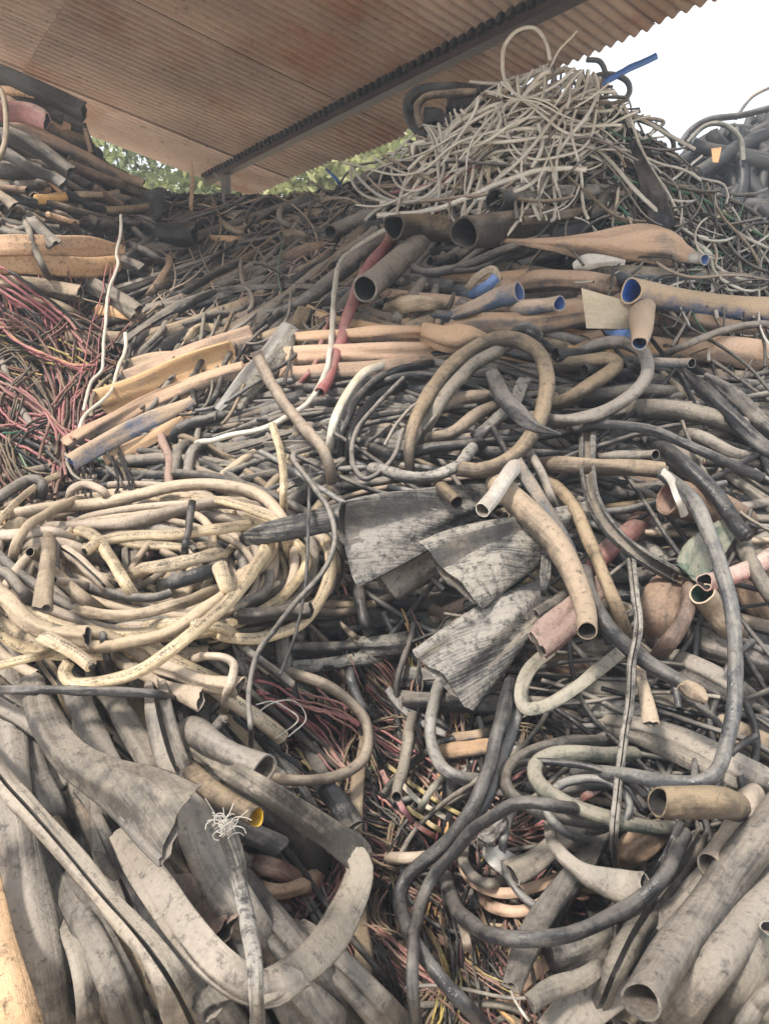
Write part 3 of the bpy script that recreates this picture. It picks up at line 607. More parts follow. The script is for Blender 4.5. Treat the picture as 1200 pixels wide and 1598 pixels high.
cable 18 dk l=22 | dark cable snaking left from the foot of the largest loop | (-60,700) (40,720) (140,700) (240,690) (330,680)
wire 9 dk l=28 | dark thin cable looping beside the central bend | (60,480) (-20,560) (-90,650) (-100,740) (-60,795) (20,740) (60,640)
cable 12 bk l=20 | black cable following the central bend on its outer side | (160,430) (60,450) (-60,500) (-120,590) (-140,700)
cable 12 bk l=18 | black cable lying level left of the largest loop | (-60,520) (40,480) (140,470) (220,500)
@0 700 .5 cream and beige coils on the left
cable 22 be l=34 o=s c=core | long cream lettered cable sweeping down left across the front of the coils | (212,668,18) (198,700,20) (232,735) (330,728) (420,700) (520,640) (620,560) (700,490) (762,420) (812,350) (840,275)
cable 17 be l=32 o=s c=core | white lettered cable lying level across the top of the coils | (268,318) (320,290) (420,272) (560,266) (700,250) (790,235)
cable 21 bt l=26 | beige cable just above the level white lettered one | (150,250) (260,243) (400,230) (560,192) (700,170) (850,195)
cable 19 bt l=22 | outermost beige cable arching over the coils to the right | (-40,220) (120,190) (300,172) (420,150) (560,116) (700,114) (800,140) (862,190) (905,265) (920,340) (905,410)
cable 14 be l=30 | cream cable with lettering at the upper right of the coils | (610,155) (700,165) (790,195) (870,235) (905,330)
cable 15 bt l=34 | slim beige cable arching on the upper left of the coils | (38,355) (58,285) (115,222) (190,180) (255,158)
sheath 25 bt l=38 f=.6 o=e | short upright beige sheath crossing the left coils | (155,255,18) (150,330,22) (142,410,26) (135,500,32)
sheath 30 bt l=34 f=.55 o=e | beige sheath with flared right end at lower left of the coils | (-60,400,24) (20,470,26) (90,540,28) (180,578,30) (270,592,36)
cable 22 be l=36 o=e c=core | cream mottled stub pointing down right at lower left of the coils | (105,570) (170,605) (240,645) (285,678)
sheath 24 bt l=30 f=.6 | beige sheath running level through the middle of the coils | (190,490,18) (280,512) (420,518) (560,485) (680,440)
cable 20 bt l=30 | beige cable directly behind the long sweeping cream one | (262,618) (380,612) (480,588) (600,528) (690,470) (765,395) (835,325)
cable 18 be l=24 | cream cable forming the lower right rim of the coils | (636,568) (720,590) (820,590) (930,552) (1000,470) (1032,380) (1018,295) (960,262)
sheath 25 gy l=26 f=.7 o=e | grey-beige sheath poking right out of the coils | (700,520) (800,522) (970,506)
cable 15 bt l=20 | beige cable on the far right rim of the coils | (1045,430) (1045,340) (1000,275) (930,250)
cable 20 be l=26 d=.08 | cream cable blotched black in the middle right of the coils | (415,388) (480,372) (560,358) (690,325)
cable 23 dk l=24 | dark cable under the black-blotched cream one | (500,432) (590,405) (700,365)
cable 25 be l=38 o=s c=core | stubby cream cable end with black tip in the right of the coils | (688,372) (702,408) (716,450)
cable 19 be l=28 | cream cable dropping steeply through the centre of the coils | (205,248) (290,272) (350,350) (400,430) (440,490)
split 19 bt l=26 x=18 | beige slit sheath left of the steep cream one in the coils | (150,290) (220,330) (300,400) (370,480)
cable 20 bt l=26 | beige cable crossing low behind the slit sheath | (90,330) (170,390) (240,450) (330,520)
cable 25 be l=24 | cream cable leaving the coils low down, upper one | (320,545) (450,608) (560,672) (690,735)
cable 24 be l=20 o=e c=core | cream lettered cable end pointing down right below the coils | (540,650) (640,722) (720,782) (800,842) (880,900)
sheath 27 bt l=28 f=.6 o=e | beige sheath with a nibbled right end below the coils | (420,655) (540,695) (640,735) (745,745,34)
sheath 28 bt l=26 f=.55 o=e | beige sheath with flared tip under the nibbled one | (340,640,20) (440,700) (520,745) (625,782,38)
cable 13 bt l=36 | beige hook-shaped cable hanging under the coils | (600,655) (680,648) (728,672) (722,722) (705,770) (700,815)
sheath 15 dk l=36 f=.6 | long dark sheath lying level under the coils to the left edge | (-60,758) (120,752) (300,758) (460,765) (580,785,8)
cable 14 be l=36 | cream cable end reaching in from the left edge under the coils | (-60,695) (60,662) (155,640)
pipe 12 dk l=40 o=s i=core | thin dark upright tube standing in the upper coils | (600,162) (592,230) (582,290) (575,345)
cable 13 dk l=24 | dark upright cable under the left part of the coils | (318,540) (325,610) (345,700)
cable 18 gy l=26 | grey cable bend at the upper left corner of the coils | (-40,190) (30,130) (90,98) (130,110) (125,160)
cable 13 bt l=34 | small beige ring of cable at the top left of the coils | (215,170) (222,130) (270,112) (325,135) (330,175)
pipe 16 bt l=26 o=e i=core | small dark-mouthed tube facing the viewer in the left coils, upper | (200,370,16,-8) (150,345,16,-2) (90,325,15,6)
pipe 15 bt l=26 o=e i=core | small dark-mouthed tube facing the viewer in the left coils, lower | (300,440,15,-8) (240,425,15,-2) (170,410,14,6)
cable 9 dk l=46 | long thin dark cable trailing down over the right of the coils | (785,930) (778,770) (800,650) (860,560) (940,462) (1010,380) (1045,290) (1030,200) (980,120) (925,50) (918,15) (965,2)
wire 6 bk l=42 | thin black wire hanging straight down right of the coils | (875,705) (925,570) (955,410) (962,250) (968,60)
cable 17 bt l=30 | beige-grey cable making a wide arc below right of the coils | (895,695) (1000,730) (1090,790) (1142,860) (1145,950) (1090,1005) (990,1035) (850,1030)
cable 14 gy l=24 o=e | grey cable end pointing down right under the coils | (735,605) (820,668) (912,738)
wire 2.4 lt l=30 | fine pale wire strand loop under the coils, upper | (785,840) (850,795) (920,790) (955,845) (900,900)
wire 2.4 lt l=28 | fine pale wire strand loop under the coils, lower | (800,800) (850,790) (900,815) (930,850) (860,905)
sheath 22 fb l=14 f=.6 | weathered level sheath right of the coils, lower | (840,690) (960,680) (1080,665) (1260,640)
sheath 22 dk l=12 f=.6 | dark level sheath right of the coils, upper | (820,620) (1000,628) (1260,605)
strip 14 bt l=22 | short pale strip pointing down right of the coils | (1060,540,4) (1090,575,10) (1120,595,8)
cable 20 bk l=20 | black bent cable below the grey flaps, left one | (1105,420) (1130,500) (1165,600)
cable 16 bg l=20 | grey doubled cable dropping below the level sheaths | (1100,660) (1095,720) (1130,800) (1190,840)
cable 20 bt l=26 | beige cable at the left edge above the flared sheath | (-40,280) (60,268) (160,262) (240,290)
cable 18 gy l=24 | grey cable at the left edge in the middle of the coils | (-40,370) (20,390) (60,440) (110,500)
cable 20 bt l=24 | beige cable low in the coils running to the lower rim | (200,560) (330,580) (430,640) (540,700)
sheath 22 bt l=22 f=.7 | beige sheath in the left coils just under the slim arching cable | (40,310) (140,300) (230,310) (320,350)
cable 18 be l=28 | cream cable crossing the lower right coils level | (430,560) (560,540) (680,560) (760,600)
@600 700 .5 grey flattened sheaths in the centre
sheath 110 fb l=28 f=.2 d=.08 o=e | largest dark grey flap, mouth edge facing the coils on the left | (345,150,40) (220,185,70) (100,225,100) (0,252,122) (-125,285,140)
sheath 36 fb l=36 f=.25 | grey strap reaching left from the largest flap over the coils | (-448,292,20) (-380,268,32) (-260,238,38) (-120,205,42) (20,190,40)
sheath 62 gy l=22 f=.3 o=e | brownish flap tucked below the largest grey one | (260,290,34) (160,330,56) (70,375,74) (0,425,70)
sheath 130 fb l=34 f=.19 d=.08 o=e | middle grey flap with a slanting cut edge | (540,240,60) (440,290,90) (320,350,125) (218,412,148)
sheath 44 fb l=38 f=.3 | pale ridge sheath lying along the upper edge of the middle grey flap | (640,190,26) (520,225,38) (380,262,46) (150,305,40)
sheath 110 fb l=30 f=.19 d=.08 o=e | lowest grey flap, pointed tip aimed down | (500,450,50) (400,530,84) (290,630,112) (172,728,126)
pipe 40 mb l=44 o=e i=inn | thick tan pipe bending down from the level pipe to an open round mouth | (350,110,36) (440,190,42) (525,285,42) (585,385,38) (618,480,34) (630,565,32)
pipe 25 lt l=48 o=e i=ib | short translucent white tube end pointing down left | (408,50) (362,118) (305,192)
pipe 22 mb l=34 o=e i=core | small tan tube with torn mouth above the middle grey flap | (165,105) (200,145) (226,168)
strip 20 bs l=40 f=.3 | flat blue-grey strip hanging beside the thick tan bending pipe | (400,20) (465,125) (530,230) (580,320) (600,410)
strip 18 fb l=36 f=.2 | weathered strap hanging down in front of the middle grey flap | (505,330) (500,400) (495,460,8)
cable 22 mb l=32 | tan cable curving down right of the thick bending pipe | (505,95) (585,175) (635,280) (680,385) (728,510) (762,610)
cable 14 gy l=34 | thin grey cable starting beside the translucent tube | (435,-10) (490,70) (518,150) (532,215)
split 26 fb l=36 x=40 | grey channel-shaped strip curving down to the right of the tan cable | (635,-60) (632,50) (648,150) (695,240) (780,322) (912,398)
cable 25 bk l=42 o=e c=ib | thick black cable slanting down right to a frayed tan end | (620,380) (655,490) (728,590) (820,668) (920,728) (985,768)
sheath 28 mb l=44 f=.6 k=1 | frayed tan wrapping on the end of the thick black cable | (930,735,24) (975,765,30) (1005,790,10)
split 17 fb l=46 x=14 | long narrow weathered slit sheath hanging down the right centre | (768,330,14) (782,450) (792,560) (772,680) (764,800) (745,920) (730,1050) (716,1200) (718,1310,5)
sheath 20 bt l=38 f=.6 o=e | pale tan sheath end beside the long hanging slit sheath | (790,660,12) (812,760,20) (832,862,27)
cable 25 bg l=48 | big smooth grey hose curving down the right side and back left | (868,75,20) (950,150,24) (1005,260) (1052,380) (1088,500) (1102,620) (1095,790) (1068,900) (1035,1000) (970,1042) (860,1040) (740,1020) (600,1012)
cable 26 bk l=32 o=e c=core | black cable running down from the upper right cables to the pink pipe | (840,-20) (950,58) (1030,140) (1100,240) (1132,272)
pipe 26 gy l=30 | grey pipe continuing to the right edge below the black cable | (1115,285) (1150,370) (1210,470) (1260,520)
pipe 62 br l=24 o=e i=rb f=.95 | wide brown pipe mouth facing left in the right middle | (1140,250,58,-20) (1020,190,60,-6) (880,155,60,6)
strip 13 lt l=42 | ragged white scrap hanging on the brown pipe mouth | (868,70) (898,105) (915,155) (938,210)
sheath 44 gd l=24 f=.08 k=1 d=.14 | crumpled dark green plastic under the big grey hose | (1110,225,20) (1050,270,46) (990,320,52) (950,385,40)
pipe 28 dp l=30 o=s | dusty pink pipe at the right edge under the green plastic | (1000,415) (1080,392) (1150,368) (1260,320)
pipe 34 dp l=16 | dull pink pipe behind the channel-shaped strip | (640,395) (715,300) (800,225)
sheath 50 rb l=32 f=.4 d=.12 o=s | red-brown crumpled sheath under the thick tan pipe mouth | (478,615,44) (540,560,56) (600,500,44) (690,400,30)
sheath 24 gy l=30 o=s | short brown stub left of the thick tan pipe mouth | (478,520) (520,490) (575,455)
sheath 28 gt l=38 f=.25 | flattened sheath bent in a hairpin with a green lower edge | (520,630,22) (452,690) (425,760) (440,812) (510,800) (600,745) (680,680) (760,615)
sheath 62 br l=22 f=.3 d=.1 | dish-shaped brown sheath below the channel strip end | (900,390,44) (868,470,60) (868,550,66) (850,640,26)
sheath 26 br l=30 f=.5 | pinkish-brown sheath curling round the dish-shaped one | (960,420) (940,510) (900,590) (840,660)
pipe 38 bt l=22 o=s i=gd | cut tan pipe with dark green mouth below the pink pipe | (985,450) (1040,520) (1090,580)
sheath 55 gy l=14 f=.5 | wide dusty sheath at the right edge below the cut tan pipe | (860,560) (1000,610) (1130,650) (1280,700)
sheath 44 gy l=18 f=.6 | dusty sheath with a rounded blunt end at right, crossing under the hose | (850,640) (980,700) (1080,760) (1160,825)
sheath 36 dk l=12 f=.6 | dark level sheath under the lowest grey flap, left | (-60,700) (100,715) (300,745) (470,760)
sheath 36 gy l=12 f=.6 | dusty level sheath below the hairpin sheath | (540,740) (700,752) (870,785) (1000,830)
sheath 30 fb l=16 f=.5 | streaked sheath second below the hairpin sheath | (560,800) (720,815) (940,835)
sheath 56 gy l=20 f=.6 | long thick dusty sheath running down to the right edge in the lower right | (560,855,30) (750,870,40) (900,915,55) (1060,1000,58) (1260,1110,60)
sheath 40 mb l=16 f=.5 | tan sheath above the long thick dusty one at right | (960,830) (1080,880) (1260,960)
sheath 30 dk l=18 f=.6 | dark sheath lying below the lowest grey flap, second | (-20,780) (140,790) (330,800) (520,810)
sheath 34 fb l=14 f=.5 | weathered level sheath left of the lowest grey flap | (-140,620) (0,615) (120,600)
@600 1148 .5 cables and hoses of the lower right
cable 19 bg l=34 | grey hose curling up at the left of the lower right pile | (175,-160) (142,-60) (145,30) (180,100) (240,133) (310,140)
cable 23 bk l=46 | heavy black hose snaking down to the bottom edge | (395,-160) (352,-10) (330,100) (275,220) (205,325) (125,398) (65,455) (48,530) (88,640) (175,755) (255,845) (350,950)
cable 20 bk l=50 | black hose running beside the heavy one, ending straight down | (640,235) (520,215) (400,218) (305,275) (222,360) (160,430) (112,530) (90,640) (88,760) (100,960)
cable 17 bg l=38 | grey hose parallel to the heavy black one, upper part | (425,-160) (402,-30) (362,100) (310,220) (230,312) (160,380)
cable 26 bk l=48 | broad black hose sweeping in a bowl through the lower right | (190,440,22) (220,535,24) (300,608) (420,640) (560,624) (680,582) (800,510) (880,420) (935,310)
cable 20 gy l=36 | pale-backed hose curling left into a ring, outer | (700,15) (560,25) (445,55) (382,110) (390,178) (455,228) (560,258) (680,278) (800,275)
cable 24 gt l=40 | greenish-grey hose curling inside the outer ring | (780,62) (640,55) (525,62) (470,95) (482,150) (545,195) (645,240) (765,280) (900,292)
sheath 30 gy l=44 f=.6 d=.05 o=e | horn-shaped grey sheath widening to the right under the rings | (515,272,18) (528,340,20) (600,412,26) (680,455,42) (760,478,52) (815,470,44)
strip 12 bk l=38 | narrow black gaping edge above the horn-shaped sheath | (925,270) (885,360) (830,455)
split 40 gy l=38 x=20 | long pale slit sheath running from the horn down to the bottom edge | (990,300,22) (930,410,36) (840,520,44) (745,680,40) (690,800,34) (640,960,26)
sheath 52 br l=28 f=.2 d=.12 | brown creased fan of sheath left of the black gaping edge | (900,275,22) (820,320,48) (750,375,56) (715,420,30)
pipe 50 mb l=48 o=e i=core | short tan pipe with oblique open mouth facing left | (1090,220,46) (1010,215,52) (930,213,52) (855,208,46)
pipe 62 gl l=40 o=e i=ib | first big dusty pipe slanting down left, mouth at the bottom | (1260,220) (1120,380) (1000,545) (895,695) (795,835)
pipe 64 gl l=34 | second big dusty pipe slanting beside the first, nearer the corner | (1330,300) (1160,560) (1020,740) (910,880) (850,970)
pipe 60 gy l=28 | third big dusty pipe nearest the bottom right corner | (1330,470) (1200,620) (1110,760) (1050,960)
pipe 40 bt l=30 o=e | pale short pipe between the oblique mouth and the first big pipe | (1150,190) (1080,300) (1010,405)
pipe 36 gt l=26 o=s i=core | grey-green pipe at the bottom right edge | (1205,600) (1190,720) (1185,960)
sheath 17 od l=30 f=.5 | orange-tan curled strip at the left of the bowl hose, outer | (240,370) (255,430) (310,480) (400,492) (500,462) (600,420)
sheath 18 od l=28 f=.5 | orange-tan curled strip at the left of the bowl hose, inner | (285,475) (335,535) (430,548) (530,500) (620,450)
sheath 16 gy l=32 f=.5 | pale rim strip circling above the orange-tan curls | (250,330) (250,400) (300,455) (400,460)
sheath 42 gy l=34 f=.35 o=s | flat grey sheath climbing right from the bottom under the bowl hose | (395,790,36) (440,670,44) (520,540,46) (620,400,40) (680,300,30)
sheath 36 gy l=32 f=.35 o=s | flat pale sheath with ragged end left of the horn-shaped one | (400,430,40) (470,395,36) (560,320,34) (650,250,30)
sheath 28 fb l=36 f=.5 o=s | translucent bent stub beside the heavy black hose | (305,335,24) (340,300,28) (380,250,20)
strip 34 lt l=36 | crumpled pale scrap below the translucent stub | (300,330,10) (340,370,30) (410,420,34)
sheath 34 gy l=40 f=.35 o=s | curled grey sheath edge near the bottom, right of the pink wires | (455,840,30) (530,790,34) (630,750,30) (730,670,24)
sheath 56 dk l=24 f=.35 d=.12 | dark crumpled bag-like sheath under the bowl hose | (480,720,40) (560,680,58) (650,640,60) (760,590,40)
sheath 70 gy l=30 f=.4 o=s | wide grey sheath at the bottom edge right of the pink wires | (540,960) (610,860) (700,770) (780,680)
cable 18 bt l=30 | beige cable lying level into the heavy black hose | (-10,382) (80,382) (160,372) (240,345)
pipe 17 gy l=32 o=e i=core | grey upright tube standing over the coloured ribbons | (85,-60) (65,60) (38,190)
cable 12 gt l=28 | short grey rod beside the grey upright tube | (185,130) (140,180) (100,250)
strip 7 yl l=20 | yellow ribbon strand in the lower centre, upper | (5,90) (90,155) (180,215) (262,262)
strip 9 pk l=24 | pink ribbon strand under the grey upright tube | (-10,110) (40,200) (90,275)
strip 8 yl l=22 | yellow ribbon strand in the lower centre, lower | (70,225) (130,268) (180,300)
strip 9 dp l=22 | pinkish ribbon end with square tip | (90,272) (130,300) (170,322)
strip 9 wh l=22 | pale ribbon strand between the yellow ones | (50,150) (120,215) (200,262)
strip 15 bt l=34 | pale tag-like strip end hanging in the pink wires | (232,590,6) (250,620,15) (262,675,14)
sheath 14 bl l=22 | flattened light blue strip at the top of the lower right pile | (170,12) (250,2) (345,-12)
sheath 28 od l=20 f=.6 o=e i=rb | tan tube under the light blue strip | (130,60,20) (220,48,28) (340,32,26)
cable 24 bk l=16 | black upright hose behind the heavy black hose | (215,60) (205,200) (192,330) (205,430)
strip 20 dp l=26 | pink-tipped strip in the middle of the rings | (700,100,8) (670,150,20) (600,200,16)
cable 18 gy l=26 | grey level cable through the rings, upper | (420,160) (520,170) (660,155) (800,140)
sheath 20 gy l=24 f=.4 | grey flat strip through the rings, lower | (480,260) (600,200) (700,150) (800,130)
cable 16 dk l=20 | dark cable inside the bowl hose | (420,330) (520,380) (560,440) (480,520)
wire 5 wh l=34 | pale wire end poking out at the bottom centre | (395,800) (420,850) (450,890)
cable 22 bk l=30 | black cable in the gap left of the first big pipe | (900,560) (830,640) (780,740) (770,820)
pipe 44 gy l=22 | dusty pipe peeping between the first and second big pipes | (1330,190) (1180,400) (1050,600) (930,790)
sheath 40 gy l=34 f=.6 | flattened grey pipe lying left of the first big one | (1120,300,30) (1000,440,38) (900,560,40) (800,700,34)
sheath 36 mb l=26 f=.6 o=e | brown sheath end under the mouth of the first big pipe | (900,700) (820,800) (740,900)
pipe 30 gy l=40 | narrow pipe crossing the bottom right corner | (1250,760) (1180,830) (1080,960)
cable 14 bg l=40 | smooth dark hose making a small ring among the loops | (640,330) (560,300) (500,220) (560,150) (680,140) (760,200) (740,270) (650,300)
cable 12 bk l=42 | thin black cable bowing across the middle of the rings | (380,110) (480,80) (640,100) (780,160) (860,240)
cable 13 bg l=36 | dark hose hanging from the rings toward the bowl hose | (400,240) (370,330) (380,430) (450,520) (560,560)
@0 1148 .5 flattened sheaths of the lower left
sheath 70 oc l=36 f=.3 k=1 | bright orange-ochre sheath filling the bottom left corner | (-70,300,36) (-40,520,54) (10,740,62) (70,980,70)
sheath 50 oc l=30 f=.35 k=1 | second orange-ochre sheath half outside the bottom left edge | (-100,420,40) (-80,700,50) (-50,980,60)
sheath 58 gy l=26 f=.5 | broad upright grey sheath right of the orange-ochre one | (10,-200) (30,60) (60,330,60) (110,600,66) (180,980,70)
split 36 gl l=48 x=13 f=.6 | long diagonal slit sheath crossing the lower left to the bottom | (-80,20) (0,128) (125,270) (265,430) (400,590,38) (505,725,50) (580,860,66) (620,980,74)
sheath 90 gl l=44 f=.2 d=.04 o=e | wide trumpet-shaped sheath opening right, largest in the lower left | (95,-190,36) (130,-70,44) (215,60,56) (320,135,76) (430,195,104) (548,283,126)
sheath 40 gl l=50 f=.4 k=1 d=.05 | long heavy sheath folded back on itself in a sharp bend | (560,20,26,-26) (680,88,32,-14) (800,160,36) (930,242,40) (1030,310,44) (1100,355,50) (1150,385,40)
sheath 50 gy l=51 f=.1 w=-20 k=1 d=.03 f=.42 w=-8 p=1 | opened trough-like length right after the sharp bend | (1100,365,40) (1124,420,46) (1095,520,52) (1020,645,56) (920,735,52) (800,800,46)
sheath 52 gl l=49 f=.3 k=1 p=1 | flattened return length running back up left | (930,745,46) (850,795,50) (760,775,54) (660,700,56) (560,580,56) (470,450,52,-6) (370,300,36,-30)
sheath 66 gy l=32 f=.4 | wide grey sheath descending behind the frayed pole | (520,-20,44) (560,150,56) (620,320,64) (700,470,66) (790,600,60) (860,700,50)
split 46 gy l=34 x=16 f=.6 | short slit sheath standing above the trumpet-shaped one | (480,-200,34) (500,-60,44) (540,80,46) (600,190,30)
sheath 64 br l=20 f=.35 o=e | brown flap with square end behind the folded sheath | (480,400,44) (560,460,60) (640,530,68) (700,610,66)
sheath 62 gy l=30 f=.5 | broad grey sheath reaching the bottom left of centre | (180,420,40) (280,600,56) (370,780,62) (440,980,64)
sheath 58 gy l=36 f=.4 o=e | sheath with a torn slanting end behind the folded bend | (440,480,40) (520,620,56) (610,740,64) (690,850,70)
sheath 36 gy l=30 f=.5 | narrow grey sheath between the slit one and the orange corner | (200,520) (250,700) (290,980)
sheath 26 gy l=26 f=.6 | slim upright sheath below the trumpet-shaped one | (430,380) (465,520) (480,680) (468,850)
cable 25 fb l=58 o=s c=lt | weathered grey pole with frayed wire strands at its top | (700,285,32) (728,370,30) (752,490,27) (782,610,26) (800,730,25) (800,980,24)
pipe 32 mb l=34 m=.7 o=e i=yi | brown tube with bright yellow mouth | (560,80) (680,180) (802,260)
pipe 44 gy o=e m=.8 l=40 i=ib | grey tube with pale thick-rimmed mouth at the top of the lower left | (600,-20) (720,50) (830,105)
sheath 64 gy l=30 f=.6 | thick grey sheath running to the bottom centre, left one | (740,440,44) (880,620,58) (1020,780,66) (1180,980,70)
sheath 54 gy l=34 f=.6 | thick grey sheath running to the bottom centre, right one | (920,600,40) (1020,690,52) (1130,800,56) (1260,940,58)
sheath 70 gy l=42 f=.5 | widest grey sheath at the bottom centre under the bend | (860,760,50) (950,860,76) (1060,980,84)
sheath 36 dk l=22 f=.6 o=e | dark sheath under the yellow-mouthed tube | (620,200) (740,280) (880,350)
sheath 30 rb l=22 f=.6 | reddish sheath behind the frayed pole, upper | (770,400) (860,420) (960,470) (1000,400)
sheath 24 br l=26 f=.6 | brown sheath behind the frayed pole, lower | (780,470) (860,490) (940,470) (1000,420)
sheath 50 dk l=8 f=.5 | dark upright sheath in the gap beside the broad grey one | (80,80) (150,300) (210,520) (250,820)
sheath 40 dk l=10 f=.5 | dark upright sheath in the gap, second from the left | (220,140) (290,340) (330,560) (340,760)
sheath 34 dk l=24 f=.4 o=e | dark flattened sheath end over the pink wires | (960,120,20) (1040,190,36) (1100,290,40)
cable 10 dk l=26 | thin dark cable slanting down across the bottom centre | (830,290) (930,400) (1010,520) (1100,640) (1220,780)
sheath 44 gy l=20 f=.5 | grey sheath descending from under the coils, first from left | (50,-180) (90,60) (150,220) (220,380)
sheath 40 gy l=22 f=.5 | grey sheath descending from under the coils, second from left | (230,-160) (310,40) (380,160) (420,300)
sheath 38 gy l=20 f=.5 | grey sheath descending from under the coils, third from left | (330,-160) (410,-20) (470,90) (500,200)
sheath 44 gy l=14 f=.5 | grey sheath low behind the folded bend | (560,330) (650,440) (760,560) (850,640)
sheath 24 bt l=24 f=.6 | pale narrow sheath right of the third descending one | (470,-170) (480,-60) (500,60) (505,150)
cable 18 gy l=28 o=e | grey pipe stub under the pale-rimmed tube | (590,70) (640,10) (700,-50)
sheath 44 gy l=24 f=.5 | grey sheath behind the upper leg of the folded one | (640,100) (780,200) (930,320) (1030,440)
'''
HAZE = .016
# ---------------------------------------------------------------- helpers for plain meshes
def quadmesh(name, V, F, m, origin=(0,0,0), parent=None, smooth=False):
    V = np.asarray(V, float) - np.asarray(origin); me = bpy.data.meshes.new(name)
    me.from_pydata([tuple(a) for a in V], [], [tuple(int(i) for i in f) for f in F]); me.materials.append(MATS[m])
    if smooth: me.polygons.foreach_set('use_smooth', [True]*len(me.polygons))
    me.update(); o = bpy.data.objects.new(name, me); COL.objects.link(o)
    if parent is None: o.location = origin
    else: o.parent = parent
    return o
def tag(o, label=None, cat=None, group=None, kind=None):
    if label: o['label'] = label
    if cat: o['category'] = cat
    if group: o['group'] = group
    if kind: o['kind'] = kind
    return o
def boxgeo(c, hx, hy, hz, ax=None):
    ax = np.eye(3) if ax is None else ax
    V = [np.array(c) + sx*hx*ax[0] + sy*hy*ax[1] + sz*hz*ax[2] for sx in (-1,1) for sy in (-1,1) for sz in (-1,1)]
    return V, [(0,1,3,2),(4,6,7,5),(0,4,5,1),(2,3,7,6),(0,2,6,4),(1,5,7,3)]

# ---------------------------------------------------------------- ground
gn_ = 60; gx = np.sign(np.linspace(-1,1,gn_)) * np.abs(np.linspace(-1,1,gn_))**3 * 400
gv = np.array([(x, y, -.05 + .04*math.sin(x*1.7)*math.cos(y*1.3)) for x in gx for y in gx])
gf = [(i*gn_+j, (i+1)*gn_+j, (i+1)*gn_+j+1, i*gn_+j+1) for i in range(gn_-1) for j in range(gn_-1)]
tag(quadmesh('ground', gv, gf, 'ground', smooth=True), kind='structure')

# ---------------------------------------------------------------- packed inside of the heap
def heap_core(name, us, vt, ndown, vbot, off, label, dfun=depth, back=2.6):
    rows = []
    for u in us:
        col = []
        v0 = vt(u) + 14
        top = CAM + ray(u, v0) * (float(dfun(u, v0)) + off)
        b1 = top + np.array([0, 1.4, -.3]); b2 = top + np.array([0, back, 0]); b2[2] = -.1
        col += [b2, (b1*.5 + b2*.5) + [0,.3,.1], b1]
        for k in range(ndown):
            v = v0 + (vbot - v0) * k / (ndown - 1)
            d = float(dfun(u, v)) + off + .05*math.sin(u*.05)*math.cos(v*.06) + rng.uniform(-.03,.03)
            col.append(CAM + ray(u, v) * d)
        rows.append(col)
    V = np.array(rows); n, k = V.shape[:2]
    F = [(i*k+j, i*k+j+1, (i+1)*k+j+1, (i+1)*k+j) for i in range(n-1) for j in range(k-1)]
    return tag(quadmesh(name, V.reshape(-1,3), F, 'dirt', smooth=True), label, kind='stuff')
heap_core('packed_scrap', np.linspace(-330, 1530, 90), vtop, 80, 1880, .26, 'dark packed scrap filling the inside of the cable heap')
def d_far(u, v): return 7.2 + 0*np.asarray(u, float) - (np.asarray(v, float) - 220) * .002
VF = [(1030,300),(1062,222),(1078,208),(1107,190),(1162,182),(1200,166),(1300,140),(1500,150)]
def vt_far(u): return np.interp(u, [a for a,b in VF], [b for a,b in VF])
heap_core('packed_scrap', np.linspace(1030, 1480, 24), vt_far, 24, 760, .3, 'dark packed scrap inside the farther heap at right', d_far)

# ---------------------------------------------------------------- roof
c_ = ray(2321,1035); c_ /= np.linalg.norm(c_); p_ = ray(-227,560); p_ -= p_.dot(c_)*c_; p_ /= np.linalg.norm(p_)
n_ = np.cross(c_, p_); n_ /= np.linalg.norm(n_)
r0 = ray(850,100)*5.2; dpl = n_.dot(r0); e_ = ray(1140,0); E0 = CAM + e_ * (dpl / n_.dot(e_))
def RP(c, p, h=0): return E0 + c*c_ + p*p_ + h*n_
shed = bpy.data.objects.new('open_shed', None); COL.objects.link(shed)
tag(shed, 'open shed with rusty corrugated iron roof over the cable heap', 'shed')
edges = [-1.6, -.55, .5, 1.55, 3.09, 4.15, 5.22, 6.2]
rows_c = [(-4.6, -2.45), (-2.5, -.05)]
for si in range(len(edges)-1):
    p0, p1 = edges[si]-.04, edges[si+1]+.04
    for ri, (ca, cb) in enumerate([(-4.6,-2.55),(-2.7,-.0)]):
        cb2 = cb + (rng.uniform(-.04,.03) if ri else 0)
        npp = int((p1-p0)/.09*8); ps = np.linspace(p0, p1, npp); cs = np.linspace(ca, cb2, 9)
        h0 = .009*(si % 2) + .014*(1-ri) + .004
        sag = rng.uniform(-.006,.006)
        V = []
        for side in (0, .0012):
            for c in cs:
                for p in ps:
                    ph = p/.09*2*math.pi
                    V.append(RP(c, p, h0 + .015*math.sin(ph) + side + sag*math.sin((c-ca)/(cb2-ca)*math.pi) + .004*math.sin(c*3+p*5)))
        k = len(ps); m_ = len(cs); F = []
        for s_ in (0,1):
            b = s_*k*m_
            for i in range(m_-1):
                for j in range(k-1):
                    q = (b+i*k+j, b+i*k+j+1, b+(i+1)*k+j+1, b+(i+1)*k+j); F.append(q if s_ else q[::-1])
        b = k*m_; i = m_-1
        for j in range(k-1): F.append((i*k+j, i*k+j+1, b+i*k+j+1, b+i*k+j))
        quadmesh('corrugated_sheet', V, F, 'roof', parent=shed, smooth=True)
ax = np.array([p_, c_, n_])
for c in (-.62, -3.55):
    V, F = boxgeo(RP(c, 2.1, -.058), 4.0, .035, .045, ax); quadmesh('purlin', V, F, 'steel', parent=shed)
for k_, p in enumerate(np.arange(-1.5, 6.1, .09)):  # black blocks stand in for the shade in the gaps between corrugations and purlin
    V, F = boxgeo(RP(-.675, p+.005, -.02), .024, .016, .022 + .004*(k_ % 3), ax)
    quadmesh('gap_shade_block', V, F, 'core', parent=shed)
